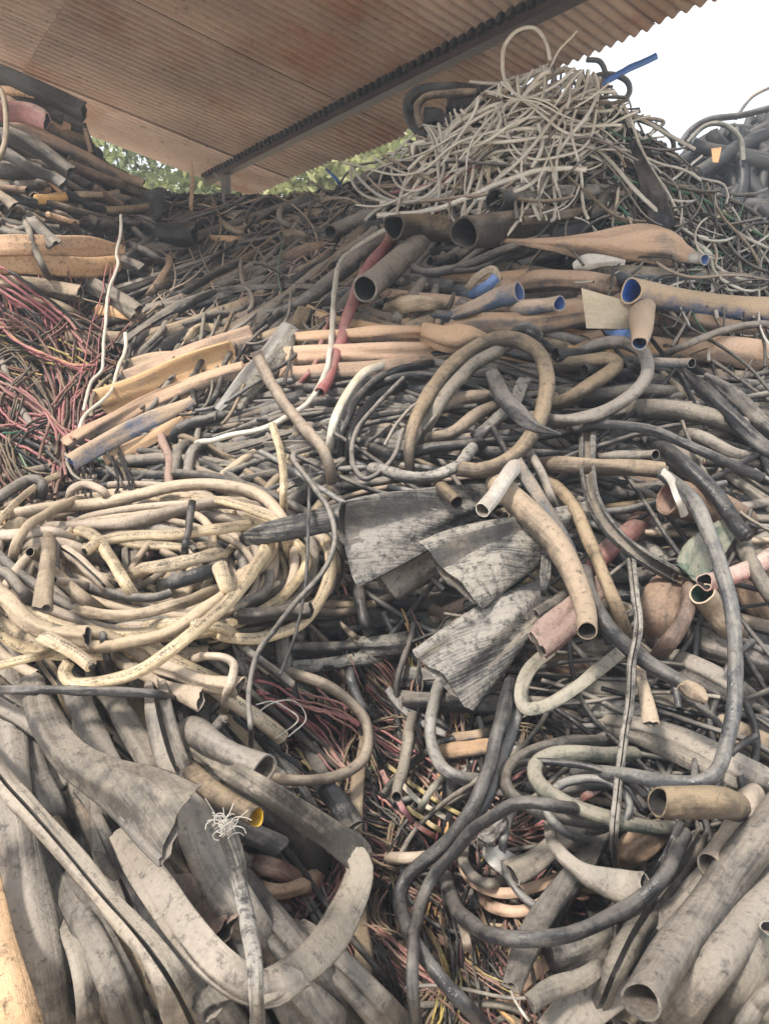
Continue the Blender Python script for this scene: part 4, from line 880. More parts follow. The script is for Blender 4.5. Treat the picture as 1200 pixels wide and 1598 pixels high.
for (c, p) in ((-.62, 5.5), (-3.55, 5.5), (-.1, -1.55)):
    top = RP(c, p, -.11); V, F = boxgeo((top[0], top[1], top[2]/2-.05), .045, .045, top[2]/2+.05); quadmesh('post', V, F, 'bs', parent=shed)
# hook bolts that hold the sheets to the purlin, their nuts showing beside it
for p in np.arange(-1.4, 6.1, .36):
    V, F = boxgeo(RP(-.57, p, -.03), .008, .008, .03, ax); quadmesh('hook_bolt', V, F, 'steel', parent=shed)

# ---------------------------------------------------------------- trees beyond the heap
def tree(x, y, h, cr, m, label, seed):
    r = np.random.default_rng(seed); t = bpy.data.objects.new('tree', None); COL.objects.link(t); t.location = (x, y, 0)
    tag(t, label, 'tree', 'trees beyond the shed')
    g = Geo()
    def limb(P, r0, r1):
        C = catmull(np.array(P), 10)[:, :3]; A = np.linspace(r0, r1, 10)
        V, uv, phi, T = ringmesh(C, A, A, np.zeros(10), 7, .05); g.grid(V, uv, True)
    o = np.array([x, y, 0.]); top = o + [r.uniform(-.3,.3), 0, h*.62]
    limb([o-[0,0,.1], o+[.08,.05,h*.3], top], .17, .09)
    tips = []
    for i in range(11):
        a = r.uniform(0, 6.28); e = top + [math.cos(a)*cr*r.uniform(.4,.9), math.sin(a)*cr*r.uniform(.4,.9), r.uniform(-.1,.42)*h]
        st = o + (top-o)*r.uniform(.5,1); limb([st, (st+e)/2+[0,0,.15], e], .06, .015); tips += [e, (st+e)/2]
    link('trunk', g.mesh('trunk', ['bark'], np.array([x,y,0])), None, t)
    n = 9000; ti = np.array(tips)[r.integers(0, len(tips), n)]; c = ti + r.normal(0, cr*.2, (n,3))
    s = r.uniform(.04,.13,n)[:,None]; d1 = r.normal(size=(n,3)); d1 /= np.linalg.norm(d1,axis=1)[:,None]; d2 = np.cross(d1, r.normal(size=(n,3))); d2 /= np.linalg.norm(d2,axis=1)[:,None]
    V = np.stack([c-d1*s, c+d2*s*.5, c+d1*s, c-d2*s*.5], 1).reshape(-1,3); F = np.arange(4*n).reshape(-1,4)
    ob = quadmesh('crown', V, F, m, origin=(x,y,0), parent=t); ob['kind'] = 'stuff'
for i, (x, y, h, cr, m, l) in enumerate([
    (-4.6, 12.5, 7.6, 2.3, 'leaf', 'sunlit green tree seen through the gap beside the left heap'),
    (-3.4, 14.5, 7.4, 2.2, 'leaf_dark', 'darker green tree filling the right of the gap at left'),
    (-1.6, 13.0, 6.8, 1.9, 'leaf', 'light tree just left of the centre gap under the roof'),
    (0.1, 13.5, 7.2, 2.0, 'leaf', 'light tree standing in the gap left of the white wires'),
    (-6.4, 15.0, 8.0, 2.4, 'leaf_dark', 'tree mostly hidden behind the left heap')]):
    tree(x, y, h, cr, m, l, 40+i)

# ---------------------------------------------------------------- fill: the countless cables of the heap
from math import cos, sin
def inpoly(u, v, poly):
    c = False; n = len(poly)
    for i in range(n):
        x1, y1 = poly[i]; x2, y2 = poly[(i+1) % n]
        if (y1 > v) != (y2 > v) and u < (x2-x1)*(v-y1)/(y2-y1)+x1: c = not c
    return c
def sample(poly, r):
    xs = [a for a,b in poly]; ys = [b for a,b in poly]
    while True:
        u = r.uniform(min(xs), max(xs)); v = r.uniform(min(ys), max(ys))
        if inpoly(u, v, poly): return u, v
VMAX = [9e9]
def path(poly, r, ang, spread, length, curl, step=12, dfun=depth, vt=vtop, rad=5):
    u, v = sample(poly, r); a = R(ang) + r.normal(0, R(spread)); n = max(4, int(length*r.uniform(.5,1.2)/step))
    w = r.normal(0, curl); k1, k2 = r.uniform(.1,.5), r.uniform(0,6.28)
    fw = [(u, v)]; 
    for sgn in (1, -1):
        uu, vv, aa = u, v, a + (math.pi if sgn < 0 else 0); pts = []
        for i in range(n//2):
            aa += sgn*w + curl*1.3*math.sin(i*k1+k2); uu += step*cos(aa); vv += step*sin(aa)
            if vv < vt(uu) + rad*.8 or vv > VMAX[0]: break
            pts.append((uu, vv))
        fw = (fw + pts) if sgn > 0 else (pts[::-1] + fw)
    return np.array(fw)
LM = [(60,140,'the topmost left sheaths'),(60,180,'the dusty pink sheath'),(50,240,'the black pipe mouth at the far left'),(95,385,'the bright yellow sheaths'),(225,330,'the pale fan-shaped sheath'),
 (85,480,'the pink wires at the left edge'),(180,470,'the long hanging white wire'),(270,360,'the large dark sheath mouth'),(390,372,'the ochre stick in the valley'),(395,300,'the blue-grey post'),
 (480,470,'the long diagonal grey pipe'),(565,450,'the big round pipe mouth'),(615,355,'the small round pipe mouth'),(725,365,'the widest curling pipe mouth'),(650,180,'the black U-shaped sheath'),(815,90,'the tall white wire loop'),
 (760,290,'the long white sweeping wire'),(970,160,'the blue bar'),(1010,290,'the wide black strip'),(960,385,'the orange duct'),(945,480,'the cream card'),(990,455,'the largest blue mouth'),(800,460,'the pale blue pipe inside'),
 (720,520,'the torn yellow sheath end'),(450,530,'the torn whitish sheets'),(240,640,'the slanting tan stack'),(450,640,'the leaning beige pipe'),(520,470,'the long white cable'),(820,560,'the crown of the largest loop'),
 (660,650,'the left leg of the largest loop'),(940,580,'the tight U-shaped cable'),(1100,620,'the broad black strips'),(1090,690,'the long black arching strip'),(930,728,'the thick level tan pipe'),(430,710,'the upright cream lettered cable'),
 (120,780,'the top left of the coils'),(300,790,'the top of the coils'),(230,880,'the middle of the coils'),(60,960,'the lower left of the coils'),(420,900,'the right rim of the coils'),(360,1050,'the cream cable end under the coils'),
 (620,830,'the largest grey flap'),(770,880,'the middle grey flap'),(710,1040,'the lowest grey flap'),(880,900,'the thick bending tan pipe'),(980,840,'the grey channel-shaped strip'),(1030,780,'the wide brown pipe mouth'),(1090,850,'the crumpled green plastic'),
 (1140,950,'the big grey hose'),(1040,1060,'the frayed tan cable end'),(860,1080,'the hairpin sheath'),(985,1150,'the long hanging slit sheath'),(1080,1260,'the oblique tan pipe mouth'),(900,1180,'the greenish ring hose'),(700,1330,'the heavy black hose'),
 (820,1465,'the black bowl hose'),(960,1350,'the horn-shaped sheath'),(1080,1400,'the first big dusty pipe'),(1160,1530,'the bottom right pipes'),(620,1250,'the coloured ribbon strands'),(570,1150,'the beige-grey wide arc cable'),
 (400,1275,'the yellow-mouthed tube'),(410,1190,'the pale-rimmed tube'),(370,1400,'the frayed pole'),(550,1390,'the sharp bend of the folded sheath'),(230,1270,'the trumpet-shaped sheath'),(100,1230,'the upper end of the diagonal slit sheath'),
 (280,1520,'the lower end of the diagonal slit sheath'),(30,1500,'the orange-ochre corner sheath'),(540,1560,'the bottom centre sheaths'),(1110,220,'the orange tag'),(1150,430,'the pale wires at the right edge'),(1150,550,'the right-edge tan sheaths')]
CW = dict(core='black',gl='grey-brown',dk='dark grey',bk='black',gy='grey-brown',mb='tan-brown',bg='smooth dark',bt='beige',be='cream',oc='ochre',od='orange-tan',fb='weathered grey',br='brown',bs='blue-grey',wh='white',gt='grey-green',gn='green',rb='red-brown',dp='dusty pink',bl='blue-tan',lt='pale')
USED = {}; DESC = {}
def describe(noun, k, rad, C, op):
    u, v = C[len(C)//2, :2]
    if not (0 < u < 1200 and 0 < v < 1598):
        ins = C[(C[:,0] > 0) & (C[:,0] < 1200) & (C[:,1] > 0) & (C[:,1] < 1598)]
        if len(ins): u, v = ins.mean(0)[:2]
    near = sorted(LM, key=lambda q: (q[0]-u)**2 + (q[1]-v)**2)
    d = C[-1,:2] - C[0,:2]; a = abs(math.degrees(math.atan2(d[1], d[0]))) % 180; bow = np.linalg.norm(d) / (np.linalg.norm(np.diff(C[:,:2],axis=0),axis=1).sum()+1e-6)
    lie = 'curling' if bow < .8 else ('level' if a < 18 or a > 162 else ('upright' if 68 < a < 112 else 'slanting'))
    for q in near[:9]:
        du, dv = u-q[0], v-q[1]; dist = math.hypot(du, dv)
        if dist < 22: w = 'right beside'
        elif abs(dv) > 2.2*abs(du): w = 'below' if dv > 0 else 'above'
        elif abs(du) > 2.2*abs(dv): w = 'right of' if du > 0 else 'left of'
        else: w = ('below' if dv > 0 else 'above') + ' and ' + ('right of' if du > 0 else 'left of')
        s = f"{'thin' if rad < 4 else 'thick' if rad > 10 else 'medium'} {CW[k]} {noun}{' with open end' if op else ''} {lie} {w} {q[2]}"
        if len(s.split()) <= 16 and s not in USED: break
    USED[s] = USED.get(s, 0) + 1
    return s
def fill(name, cat, label, group, poly, n, ang, spread, rr, length, pal, curl=.03, lay=(-.16,.05), flat=1., opens=.25, seed=1, merge=False, weave=.018, segs=8, hollow=True, dfun=depth, vt=vtop, slit=0., bunch=1):
    r = np.random.default_rng(seed); keys = [k for k, w in pal]; ws = np.array([w for k, w in pal], float); ws /= ws.sum()
    G = Geo(); mats = keys
    for i in range(n):
        rad = r.uniform(*rr); C = path(poly, r, ang, spread, length, curl, 12 if rad > 2.5 else 7, dfun, vt, rad)
        if len(C) < 4: continue
        m = len(C); D = dfun(C[:,0], C[:,1]); dl = r.uniform(*lay); t = np.linspace(0,1,m)
        D = D - dl - weave*np.sin(t*r.uniform(3,14)+r.uniform(0,6))
        P = CAM + rays(C[:,0], C[:,1])*D[:,None]
        a = rad*D.mean()/FOC; A = np.full(m, a)
        f = flat if flat == 1 else flat*r.uniform(.6,1.5)
        if f < .9: A = A*(1+.08*np.sin(t*r.uniform(2,7)+r.uniform(0,6)))
        B = A*min(f, 1); roll = np.full(m, 0.) + (r.uniform(-.5,.5) if f < .9 else 0) + .25*np.sin(t*4+r.uniform(0,6))*(f < .9)
        k = keys[r.choice(len(keys), p=ws)]
        if merge:
            for bb in range(bunch):
                if bunch > 1:
                    jj = np.cumsum(r.normal(0, .6, (m, 3)), axis=0)*a*.7 + r.normal(0, 1, 3)*a*3.2; Pb = P + jj
                    if m > 8: Pb = Pb[r.integers(0, 3): m - r.integers(0, 4)]
                    if r.random() < .35: k = keys[r.choice(len(keys), p=ws)]
                else: Pb = P
                q_ = len(Pb); V, uv, phi, T = ringmesh(Pb, A[:q_], B[:q_], roll[:q_], segs, .0, seed=i); G.grid(V, uv, True, mi=mats.index(k))
            continue
        op = ('s' if r.random() < .5 else 'e') if r.random() < opens else ''
        if m < 6: op = ''
        sl = R(r.uniform(10,24)) if (slit and r.random() < slit) else None
        ob = tube(name, P, A, B, roll, k, op, 'core' if r.random() < .6 else 'inn', not hollow, segs, .06 if f < .9 else .03, slit=sl, seed=seed*1000+i)
        tag(ob, label, cat, group); ob['_fill'] = 1; DESC[ob.name] = (NOUN.get(name, 'cable'), k, rad, C, op)
    if merge:
        o = link(name, G.mesh(name, mats, np.zeros(3)), (0,0,0)); tag(o, label, kind='stuff')
NOUN = dict(valley_sheath='sheath', middle_sheath='sheath', lower_sheath='sheath', crushed_sheath='sheath', cable_sheath='sheath', band_sheath='sheath', deep_sheath='sheath', white_wire='wire', stray_wire='wire', shoulder_wire='wire', loop_strip='strip')
DK = [('dk',4),('bk',2),('gy',3),('mb',2),('bg',1)]
GY = [('gy',5),('mb',2),('dk',2),('fb',1.5),('bt',1)]
fill('cable_offcut','cable','short dark or tan cable offcut in the jumble of small ends on the left heap','small cable ends on the left heap',
     [(-40,290),(60,275),(160,300),(235,320),(235,385),(-40,375)], 90, 25, 22, (4,8), 95, [('gy',4),('mb',3),('br',2),('oc',1),('dk',3),('bt',1)], .03, (-.1,.14), opens=.6, seed=11)
fill('cable_sheath','cable sheath','dusty sheath packed among the others in the upper left heap','packed sheaths in the upper left heap',
     [(-60,110),(60,140),(130,200),(190,260),(230,290),(-60,290)], 34, 24, 6, (9,15), 240, [('gy',4),('od',2),('mb',2),('dk',2)], .01, (-.14,.06), flat=.55, seed=12, opens=.4)
fill('valley_cable','cable','thin dark cable among the slanting tangle in the valley between the heaps','dark cables in the valley between the heaps',
     [(200,330),(330,320),(450,330),(640,300),(620,360),(480,480),(400,540),(200,560),(150,480)], 230, -27, 13, (2.6,6.2), 360, [('dk',6),('bk',3),('gy',3),('mb',1)], .012, (-.22,.05), opens=.1, seed=13, hollow=False)
fill('valley_sheath','cable sheath','x','flattened sheaths in the valley between the heaps',
     [(220,340),(620,310),(560,450),(400,540),(180,540)], 34, -27, 14, (6,13), 330, [('dk',5),('gy',4),('mb',2),('bk',2)], .012, (-.04,.08), flat=.4, seed=45, opens=.4, slit=.2)
fill('middle_sheath','cable sheath','x','flattened sheaths left of the big loop',
     [(260,640),(620,570),(640,760),(280,770)], 30, -10, 16, (7,13), 330, [('dk',5),('gy',5),('mb',1),('bk',2)], .012, (-.04,.07), flat=.35, seed=46, opens=.4, slit=.3)
fill('middle_sheath','cable sheath','x','flattened sheaths under the right-hand loops',
     [(640,600),(1240,580),(1240,820),(760,760)], 40, 8, 14, (8,16), 380, [('dk',4),('gy',5),('mb',2),('bk',2)], .012, (-.04,.08), flat=.35, seed=47, opens=.4, slit=.3)
fill('crest_cable','cable','thin twisted cable on the crest of the valley under the roof','twisted cables on the valley crest',
     [(225,296),(330,300),(450,302),(560,282),(640,262),(640,300),(450,330),(240,335)], 90, -8, 40, (1.6,3.6), 210, DK+[('bt',2)], .07, (-.1,.12), opens=.1, seed=14, hollow=False)
fill('slope_cable','cable','dark cable on the slope below the large pipe mouths, partly buried','partly buried cables below the pipe mouths',
     [(430,480),(560,400),(700,330),(930,330),(860,420),(640,450),(560,540),(430,560)], 90, -32, 18, (3.5,9), 300, DK, .02, (-.16,.02), seed=15)
fill('left_cable','cable','dark cable in the hollow at the left above the beige coils','dark cables in the hollow above the beige coils',
     [(-60,640),(120,620),(330,690),(330,790),(-60,790)], 90, 30, 34, (3,6.5), 300, DK+[('rb',1)], .04, (-.15,.05), seed=16)
fill('middle_cable','cable','partly buried cable in the layers left of the big cable loop','partly buried cables left of the big loop',
     [(250,640),(420,590),(640,560),(640,770),(280,770)], 140, -12, 18, (3.5,7.5), 380, DK+[('gy',2)], .016, (-.14,.05), seed=17)
fill('layered_cable','cable','partly buried cable in the dark layers under the right-hand loops','partly buried cables under the right-hand loops',
     [(560,560),(900,540),(1270,560),(1270,860),(1000,840),(700,780),(560,770)], 180, 6, 13, (4.5,10.5), 480, [('gy',4),('dk',7),('mb',3),('bk',3),('bs',1)], .012, (-.16,.06), seed=18)
fill('band_sheath','cable sheath','partly hidden tan sheath in the dusty band of the upper right','partly hidden tan sheaths of the upper right band',
     [(430,520),(560,480),(760,430),(1260,430),(1260,600),(700,600),(440,610)], 70, 4, 7, (9,17), 300, [('od',5),('bt',2),('bs',2),('mb',3),('gy',2)], .01, (-.14,.02), flat=.6, seed=19)
fill('band_sheath','cable sheath','partly hidden tan sheath in the slanting stack at the middle left','partly hidden tan sheaths of the slanting stack',
     [(130,660),(230,580),(420,500),(480,520),(360,620),(180,720)], 30, -28, 5, (8,14), 220, [('od',5),('bt',2),('bl',2),('mb',2)], .01, (-.12,.02), flat=.4, seed=20)
fill('stray_wire','wire','stray thin cable lying over the slanting tan stack','stray thin cables over the tan stack',
     [(180,560),(420,480),(480,560),(300,680)], 22, -62, 16, (2,3.6), 130, DK, .05, (.1,.2), seed=21, hollow=False, opens=0)
VMAX[0] = 345
fill('white_wire','wire','white plastic wire in the bunch on top of the right heap','white wires bunched on the heap top',
     [(620,318),(660,240),(740,170),(850,130),(940,150),(960,200),(900,260),(760,316)], 150, -38, 34, (1.3,3.0), 560, [('wh',9),('gy',2),('bt',2)], .062, (.0,.34), seed=22, hollow=False, weave=.05, opens=0, vt=lambda u: vtop(u)-32)
VMAX[0] = 9e9
fill('top_cable','cable','dark cable under the white wires on the right heap','dark cables under the white wires',
     [(600,340),(650,230),(760,170),(900,140),(1000,210),(1060,240),(900,340)], 90, -20, 25, (4,8), 210, [('gy',3),('dk',4),('bs',3)], .03, (-.2,.0), seed=23)
fill('shoulder_wire','wire','thin cable in the pale tangle on the right shoulder of the heap','thin cables on the right shoulder of the heap',
     [(860,210),(960,190),(1060,240),(1150,330),(1240,400),(1240,480),(1060,440),(1000,350),(880,330)], 230, 25, 45, (1.4,2.9), 300, [('wh',3),('gt',3),('bt',2),('dk',4),('gy',4),('gn',1)], .07, (-.05,.26), seed=24, hollow=False, weave=.05, opens=0, segs=6)
fill('wire_tangle','x','fine tangled pale and green wires filling the right shoulder of the heap',None,
     [(870,230),(980,205),(1060,245),(1150,340),(1260,420),(1240,500),(1060,450),(1000,360),(880,340)], 520, 30, 60, (.9,1.7), 240, [('wh',2),('gt',3),('gn',1.4),('dk',5),('bk',2),('bt',1.5)], .08, (-.1,.2), merge=True, seed=25, weave=.04, segs=5)
fill('wire_tangle','x','tangle of pink, yellow and brown thin wires at the left edge',None,
     [(-60,460),(60,465),(140,500),(165,600),(140,690),(-60,760)], 90, 68, 40, (1.2,2.6), 330, [('pk',6),('rb',5),('mb',5),('dk',5),('bk',2),('yl',1.2),('gn',.4),('oc',1),('dp',3)], .035, (-.12,.14), merge=True, bunch=5, seed=26, weave=.04, segs=6)
fill('wire_tangle','x','tangle of pink, red and yellow thin wires spilling down the lower centre',None,
     [(470,1130),(560,1100),(700,1120),(800,1240),(830,1400),(860,1640),(560,1640),(560,1440),(500,1250)], 270, 66, 32, (1.1,2.7), 400, [('pk',6),('rb',6),('dp',4),('dk',6),('bk',3),('yl',1.3),('gn',.3),('mb',4),('oc',.8)], .03, (-.12,.16), merge=True, bunch=6, seed=27, weave=.04, segs=6)
fill('wire_tangle','x','fine dark and tan wire ends scattered through the valley',None,
     [(180,320),(640,290),(560,480),(380,560),(180,560)], 160, -22, 40, (.9,1.8), 200, [('dk',5),('mb',3),('bt',2),('rb',1)], .06, (-.1,.1), merge=True, seed=28, weave=.03, segs=4)
fill('deep_sheath','cable sheath','dusty sheath deep in the layers below the grey flaps','sheaths deep in the layers below the grey flaps',
     [(380,960),(520,880),(860,900),(860,1180),(600,1130),(400,1130)], 110, 5, 9, (6,15), 400, [('dk',4),('gy',4),('fb',2),('bk',1),('bs',1)], .015, (-.18,.0), flat=.6, seed=29)
fill('deep_sheath','cable sheath','dusty sheath deep in the right side behind the big grey hose','sheaths deep behind the big grey hose',
     [(760,760),(1270,780),(1270,1300),(1000,1200),(780,1120)], 130, 18, 16, (8,22), 380, [('gy',6),('mb',3),('br',2),('dk',3),('fb',1)], .015, (-.2,.02), flat=.6, seed=30)
fill('coil_end','cable','beige cable partly buried in the coils on the left','beige cables partly buried in the coils',
     [(-60,780),(200,760),(470,790),(500,960),(300,1040),(-60,1000)], 60, 12, 38, (5,8.5), 420, [('bt',5),('be',2),('gy',2),('dk',1)], .045, (-.1,.06), seed=31)
fill('deep_sheath','cable sheath','dusty sheath deep in the lower left behind the large ones','sheaths deep in the lower left',
     [(-80,1000),(420,1060),(520,1200),(620,1660),(-80,1700)], 110, 68, 9, (10,22), 460, [('gy',7),('dk',3),('mb',2),('fb',1)], .01, (-.22,.06), flat=.4, seed=32, slit=.2)
fill('deep_sheath','cable sheath','dusty sheath deep in the lower right under the loops','sheaths deep in the lower right',
     [(760,1200),(1270,1250),(1270,1700),(820,1700),(800,1400)], 110, -50, 15, (8,20), 340, [('gy',6),('mb',2),('dk',3),('fb',2),('br',1)], .02, (-.22,.04), flat=.45, seed=33, slit=.2)
fill('loop_strip','strip','flattened strip curling among the rings of the lower right','strips curling among the rings',
     [(700,1140),(1100,1150),(1080,1300),(960,1400),(720,1420)], 90, 5, 35, (4,9), 330, [('gy',4),('dk',3),('bg',2),('gt',1),('br',1),('bt',1)], .05, (-.1,.14), flat=.35, seed=34)
fill('deep_cable','cable','dark cable behind the wires of the lower centre','dark cables behind the lower centre wires',
     [(430,1080),(760,1100),(800,1400),(820,1660),(560,1660),(500,1300)], 60, 55, 30, (6,11), 240, DK, .03, (-.2,-.05), seed=35)
for s_, pl in ((51, [(1250,400),(1500,520),(1500,1000),(1250,1000)]), (52, [(1250,1000),(1500,1000),(1500,1750),(1250,1750)]),
               (53, [(-260,150),(-60,200),(-60,780),(-260,780)]), (54, [(-260,780),(-60,780),(-60,1750),(-260,1750)]), (55, [(0,1640),(1250,1640),(1250,1800),(0,1800)])):
    fill('outer_cables','x','mass of dusty cables continuing round the sides of the heap',None, pl, 190, {51:8,52:-50,53:20,54:70,55:60}[s_], 20, (5,16), 300,
         [('gy',5),('dk',4),('mb',2),('bk',2),('bt',1)], .015, (-.18,.04), flat=.7, merge=True, seed=s_, segs=8)
fill('loose_cable','cable','loose thin cable','loose thin cables lying over the right-hand layers',
     [(540,560),(1260,560),(1260,1240),(800,1240),(620,900),(520,760)], 110, 12, 32, (2.6,5.5), 430, [('dk',4),('gy',5),('bk',2),('bg',2),('bt',1)], .022, (.0,.2), seed=41, opens=.1, hollow=False)
fill('loose_cable','cable','loose thin cable','loose looping cables of the lower right',
     [(620,1130),(1240,1130),(1200,1560),(760,1600),(640,1400)], 90, -10, 60, (3,7), 420, [('dk',4),('gy',5),('bk',3),('bg',3),('gt',1),('bt',1)], .055, (.02,.24), seed=42, opens=.1, hollow=False)
fill('lower_sheath','cable sheath','narrow sheath','narrow creased sheaths hanging in the lower left',
     [(-40,1060),(460,1100),(560,1340),(600,1640),(-40,1640)], 42, 62, 14, (8,17), 430, [('gy',6),('mb',3),('bt',1),('fb',1)], .012, (.04,.22), flat=.3, seed=43, slit=.35, opens=.4)
fill('crushed_sheath','cable sheath','crushed sheath','crushed sheath pieces in the lower right',
     [(780,1180),(1240,1250),(1240,1640),(820,1640)], 44, -50, 32, (9,20), 190, [('gy',6),('mb',2),('fb',2),('dk',2),('br',1)], .03, (-.02,.16), flat=.28, seed=44, slit=.3, opens=.8)
# round beige coils: concentric loops thrown down on the left
def coils():
    r = np.random.default_rng(5)
    for i in range(46):
        cx, cy = 225 + r.normal(0, 30), 880 + r.normal(0, 16); rx = r.uniform(110, 290); ry = rx*r.uniform(.36,.52)+10; rad = r.uniform(5.5,9.5)
        a0 = r.uniform(0,6.28); span = r.uniform(1.6,4.6); t = np.linspace(a0, a0+span, int(16+span*9)); tl = r.normal(0,.12)
        x = rx*np.cos(t); y = ry*np.sin(t); u = cx + x*cos(tl) - y*sin(tl) + 7*np.sin(t*3+i); v = cy + x*sin(tl) + y*cos(tl) + 5*np.sin(t*4+2*i)
        D = depth(u, v) - r.uniform(.02,.22) - .02*np.sin(t*3+i)
        P = CAM + rays(u, v)*D[:,None]; A = np.full(len(t), rad*D.mean()/FOC); k = r.choice(['bt','be','gy','bt','bt'])
        o = tube('coiled_cable', P, A, A*.92, np.zeros(len(t)), k, r.choice(['s','e']), 'core', False, 10, .03, seed=i)
        tag(o, 'beige cable in the coils', 'cable', 'cables coiled on the left'); o['_fill'] = 1; DESC[o.name] = ('coiled cable', k, rad, np.stack([u, v], 1), '')
coils()
# farther heap at right
fill('far_cable','cable','thick dark cable on the farther heap beyond the right shoulder','thick cables on the farther heap',
     [(1050,240),(1110,200),(1300,160),(1300,400),(1180,330),(1100,270)], 60, -15, 40, (5,13), 260, [('core',6),('bk',3)], .05, (-.2,.15), seed=36, dfun=d_far, vt=vt_far)
def far_arc(label, pts, rad, m):
    C = catmull(np.array([(a,b,rad) for a,b in pts], float), 24); D = np.full(24, 6.9); P = CAM + rays(C[:,0], C[:,1])*D[:,None]
    tag(tube('cable', P, np.full(24, rad*6.9/FOC), np.full(24, rad*6.9/FOC), np.zeros(24), m, seed=3, solid=True), label, 'cable', 'arching cables on the farther heap')
far_arc('thin dark cable arching into the sky at the right edge above the farther heap', [(1148,185),(1165,160),(1185,143),(1240,120)], 2.6, 'bs')
far_arc('thick dark cable arching along the skyline of the farther heap', [(1062,225),(1078,203),(1107,186),(1160,178),(1230,160)], 5, 'bk')
far_arc('greenish grey cable arching on the face of the farther heap', [(1072,222),(1100,196),(1130,194),(1155,215),(1160,250)], 4, 'gt')
o = quadmesh('tag', *(lambda q: (q, [(0,1,2,3),(7,6,5,4),(0,4,5,1),(1,5,6,2),(2,6,7,3),(3,7,4,0)]))(
    [CAM + ray(u,v)*6.75 for u,v in ((1110,231),(1126,229),(1121,253),(1112,252))] + [CAM + ray(u,v)*6.77 for u,v in ((1110,231),(1126,229),(1121,253),(1112,252))]), 'or', origin=CAM+ray(1117,241)*6.76)
tag(o, 'small orange-yellow tag hanging on the farther heap', 'tag')

# ---------------------------------------------------------------- the traced pieces
run_table(TABLE)

# pale card lying over the blue pipes
def sheetpiece(name, cat, label, q, lift, m, thick=.004, nx=8, ny=6, bend=.02):
    q = np.array(q, float); V = []
    for s_ in (0, 1):
        for j in range(ny+1):
            for i in range(nx+1):
                a, b = i/nx, j/ny; uv = q[0]*(1-a)*(1-b)+q[1]*a*(1-b)+q[2]*a*b+q[3]*(1-a)*b
                d = float(depth(*q.mean(0))) - lift - bend*math.sin(a*3.1) - .006*math.sin(b*7+a*4)
                V.append(CAM + ray(*uv)*(d + s_*thick))
    k = nx+1; b0 = k*(ny+1); F = []
    for j in range(ny):
        for i in range(nx):
            F.append((j*k+i, (j+1)*k+i, (j+1)*k+i+1, j*k+i+1)); F.append(tuple(b0+z for z in (j*k+i, j*k+i+1, (j+1)*k+i+1, (j+1)*k+i)))
    ring = [i for i in range(k)] + [j*k+nx for j in range(1,ny+1)] + [ny*k+i for i in range(nx-1,-1,-1)] + [j*k for j in range(ny-1,0,-1)]
    for a, b in zip(ring, ring[1:]+ring[:1]): F.append((a, b, b0+b, b0+a))
    return tag(quadmesh(name, V, F, m, origin=CAM+ray(*q.mean(0))*float(depth(*q.mean(0))), smooth=False), label, cat)
sheetpiece('card', 'card', 'pale cream card lying against the tan pipes left of the hanging offcut', [(907,449),(980,470),(984,513),(915,512)], .34, 'card')
# frayed strands at the pole top
pole = next(o for o in bpy.data.objects if o.get('label','').startswith('weathered grey pole'))
r = np.random.default_rng(9)
for i in range(30):
    b0 = np.array([350 + r.uniform(-9,9), 1290 + r.uniform(-6,20)]); a = r.uniform(-2.6,-.5); l = r.uniform(12,36); cu = r.uniform(-.9,.9)
    pts = [b0]
    for k in range(6): pts.append(pts[-1] + l/4*np.array([cos(a), sin(a)])); a += cu*r.uniform(.3,1.3)
    C = catmull(np.array(pts), 14); D = float(depth(350,1290)) - .62 - r.uniform(0,.04) + np.linspace(0, r.uniform(-.04,.04), 14)
    P = CAM + rays(C[:,0], C[:,1])*D[:,None]; A = np.full(14, .0009)
    tube('wire_strand', P, A, A, np.zeros(14), 'lt', '', segs=5, dent=0, solid=True, parent=pole)

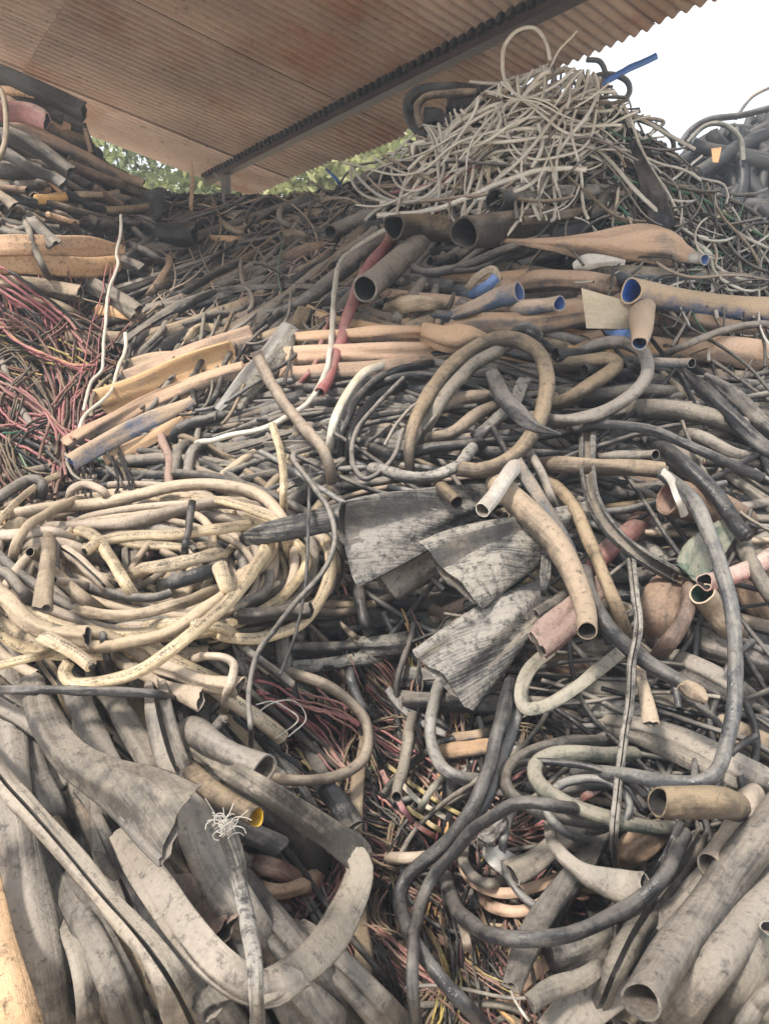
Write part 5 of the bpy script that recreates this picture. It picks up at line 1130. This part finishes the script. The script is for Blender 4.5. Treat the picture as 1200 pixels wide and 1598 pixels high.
# ---------------------------------------------------------------- cables the heap hides completely go into one buried mass
def bury():
    bpy.context.view_layer.update(); seen = {}; CE = 3.0; GW, GH = 400, 533; ids = []; cell = []; dep = []
    obs = [o for o in bpy.data.objects if o.type == 'MESH' and o.name not in ('ground',)]
    for n_, ob in enumerate(obs):
        me = ob.data; v = np.empty(len(me.vertices)*3, np.float32); me.vertices.foreach_get('co', v); v = v.reshape(-1,3) + np.array(ob.matrix_world.translation)
        tt = np.empty(len(me.polygons), np.int32); me.polygons.foreach_get('loop_total', tt)
        if len(tt) == 0 or (tt != 4).any(): continue
        f = np.empty(len(me.loops), np.int32); me.loops.foreach_get('vertex_index', f)
        x = v - CAM; d = x[:,1]*cp - x[:,2]*sp_; up = x[:,1]*sp_ + x[:,2]*cp; d = np.maximum(d, .05)
        uv = np.stack([600 + FOC*x[:,0]/d, 799 - FOC*up/d, d], -1)[f.reshape(-1,4)]
        ext = np.ptp(uv[:,:,0], axis=1) + np.ptp(uv[:,:,1], axis=1)
        for lo, hi, k in ((0,4,1),(4,10,3),(10,26,7),(26,1e9,14)):
            q = uv[(ext > lo-1e-9) & (ext <= hi)] if lo else uv[ext <= hi]
            if not len(q): continue
            a_ = (np.arange(k)+.5)/k; A_, B_ = [z.ravel()[None,:,None] for z in np.meshgrid(a_, a_)]
            s = (q[:,None,0]*(1-A_)*(1-B_)+q[:,None,1]*A_*(1-B_)+q[:,None,2]*A_*B_+q[:,None,3]*(1-A_)*B_).reshape(-1,3)
            i = (s[:,0]/CE).astype(int); j = (s[:,1]/CE).astype(int); ok = (i >= 0) & (i < GW) & (j >= 0) & (j < GH) & (s[:,2] > .1)
            cell.append((j*GW+i)[ok]); dep.append(s[ok,2]); ids.append(np.full(ok.sum(), n_))
    cell = np.concatenate(cell); dep = np.concatenate(dep); ids = np.concatenate(ids)
    zb = np.full(GW*GH, 1e9); np.minimum.at(zb, cell, dep); vis = dep <= zb[cell] + .003
    cnt = np.zeros(len(obs), int); pr = np.unique(ids[vis].astype(np.int64)*GW*GH + cell[vis]); cnt += np.bincount(pr//(GW*GH), minlength=len(obs))
    seen = {o.name: int(c) for o, c in zip(obs, cnt)}
    G = {}; mats = []; VV = []; FF = []; MI = []; nv = 0
    for ob in [o for o in bpy.data.objects if o.get('_fill')]:
        ch = list(ob.children)
        if seen.get(ob.name, 0) + sum(seen.get(c.name, 0) for c in ch) > 3: continue
        me = ob.data; k = me.materials[0].name
        if k not in mats: mats.append(k)
        v = np.empty(len(me.vertices)*3, np.float32); me.vertices.foreach_get('co', v); v = v.reshape(-1,3) + np.array(ob.location)
        f = np.empty(len(me.loops), np.int32); me.loops.foreach_get('vertex_index', f)
        VV.append(v); FF.append(f.reshape(-1,4) + nv); MI.append(np.full(len(f)//4, mats.index(k))); nv += len(v)
        for c in ch: bpy.data.objects.remove(c)
        bpy.data.objects.remove(ob)
    g = Geo(); g.v = VV; g.f = FF; g.uv = [np.concatenate(VV)[:, :2]]; g.ring = [np.zeros(nv)]; g.mi = MI
    tag(link('buried_cables', g.mesh('buried_cables', mats, np.zeros(3)), (0,0,0)), 'mass of cables buried inside the heap', kind='stuff')
bury()
for nm_, a_ in DESC.items():
    if nm_ in bpy.data.objects: bpy.data.objects[nm_]['label'] = describe(*a_)
for o in bpy.data.objects:
    for k in ('_fill', '_keep'):
        if k in o: del o[k]
# ---------------------------------------------------------------- thin haze added all round to lift the shadows
V, F = boxgeo((0, 0, 4.9), 405, 405, 6.1)
hz = quadmesh('added_haze', V, F, 'dirt'); hz.data.materials.clear()
hm = bpy.data.materials.new('shadow_lift_haze'); hm.use_nodes = True; hn = hm.node_tree; hn.nodes.remove(hn.nodes['Principled BSDF'])
pv = hn.nodes.new('ShaderNodeVolumePrincipled'); pv.inputs['Color'].default_value = (.80,.88,1,1); pv.inputs['Density'].default_value = HAZE; pv.inputs['Anisotropy'].default_value = .2
hn.links.new(pv.outputs[0], hn.nodes['Material Output'].inputs['Volume']); hz.data.materials.append(hm); tag(hz, kind='stuff')
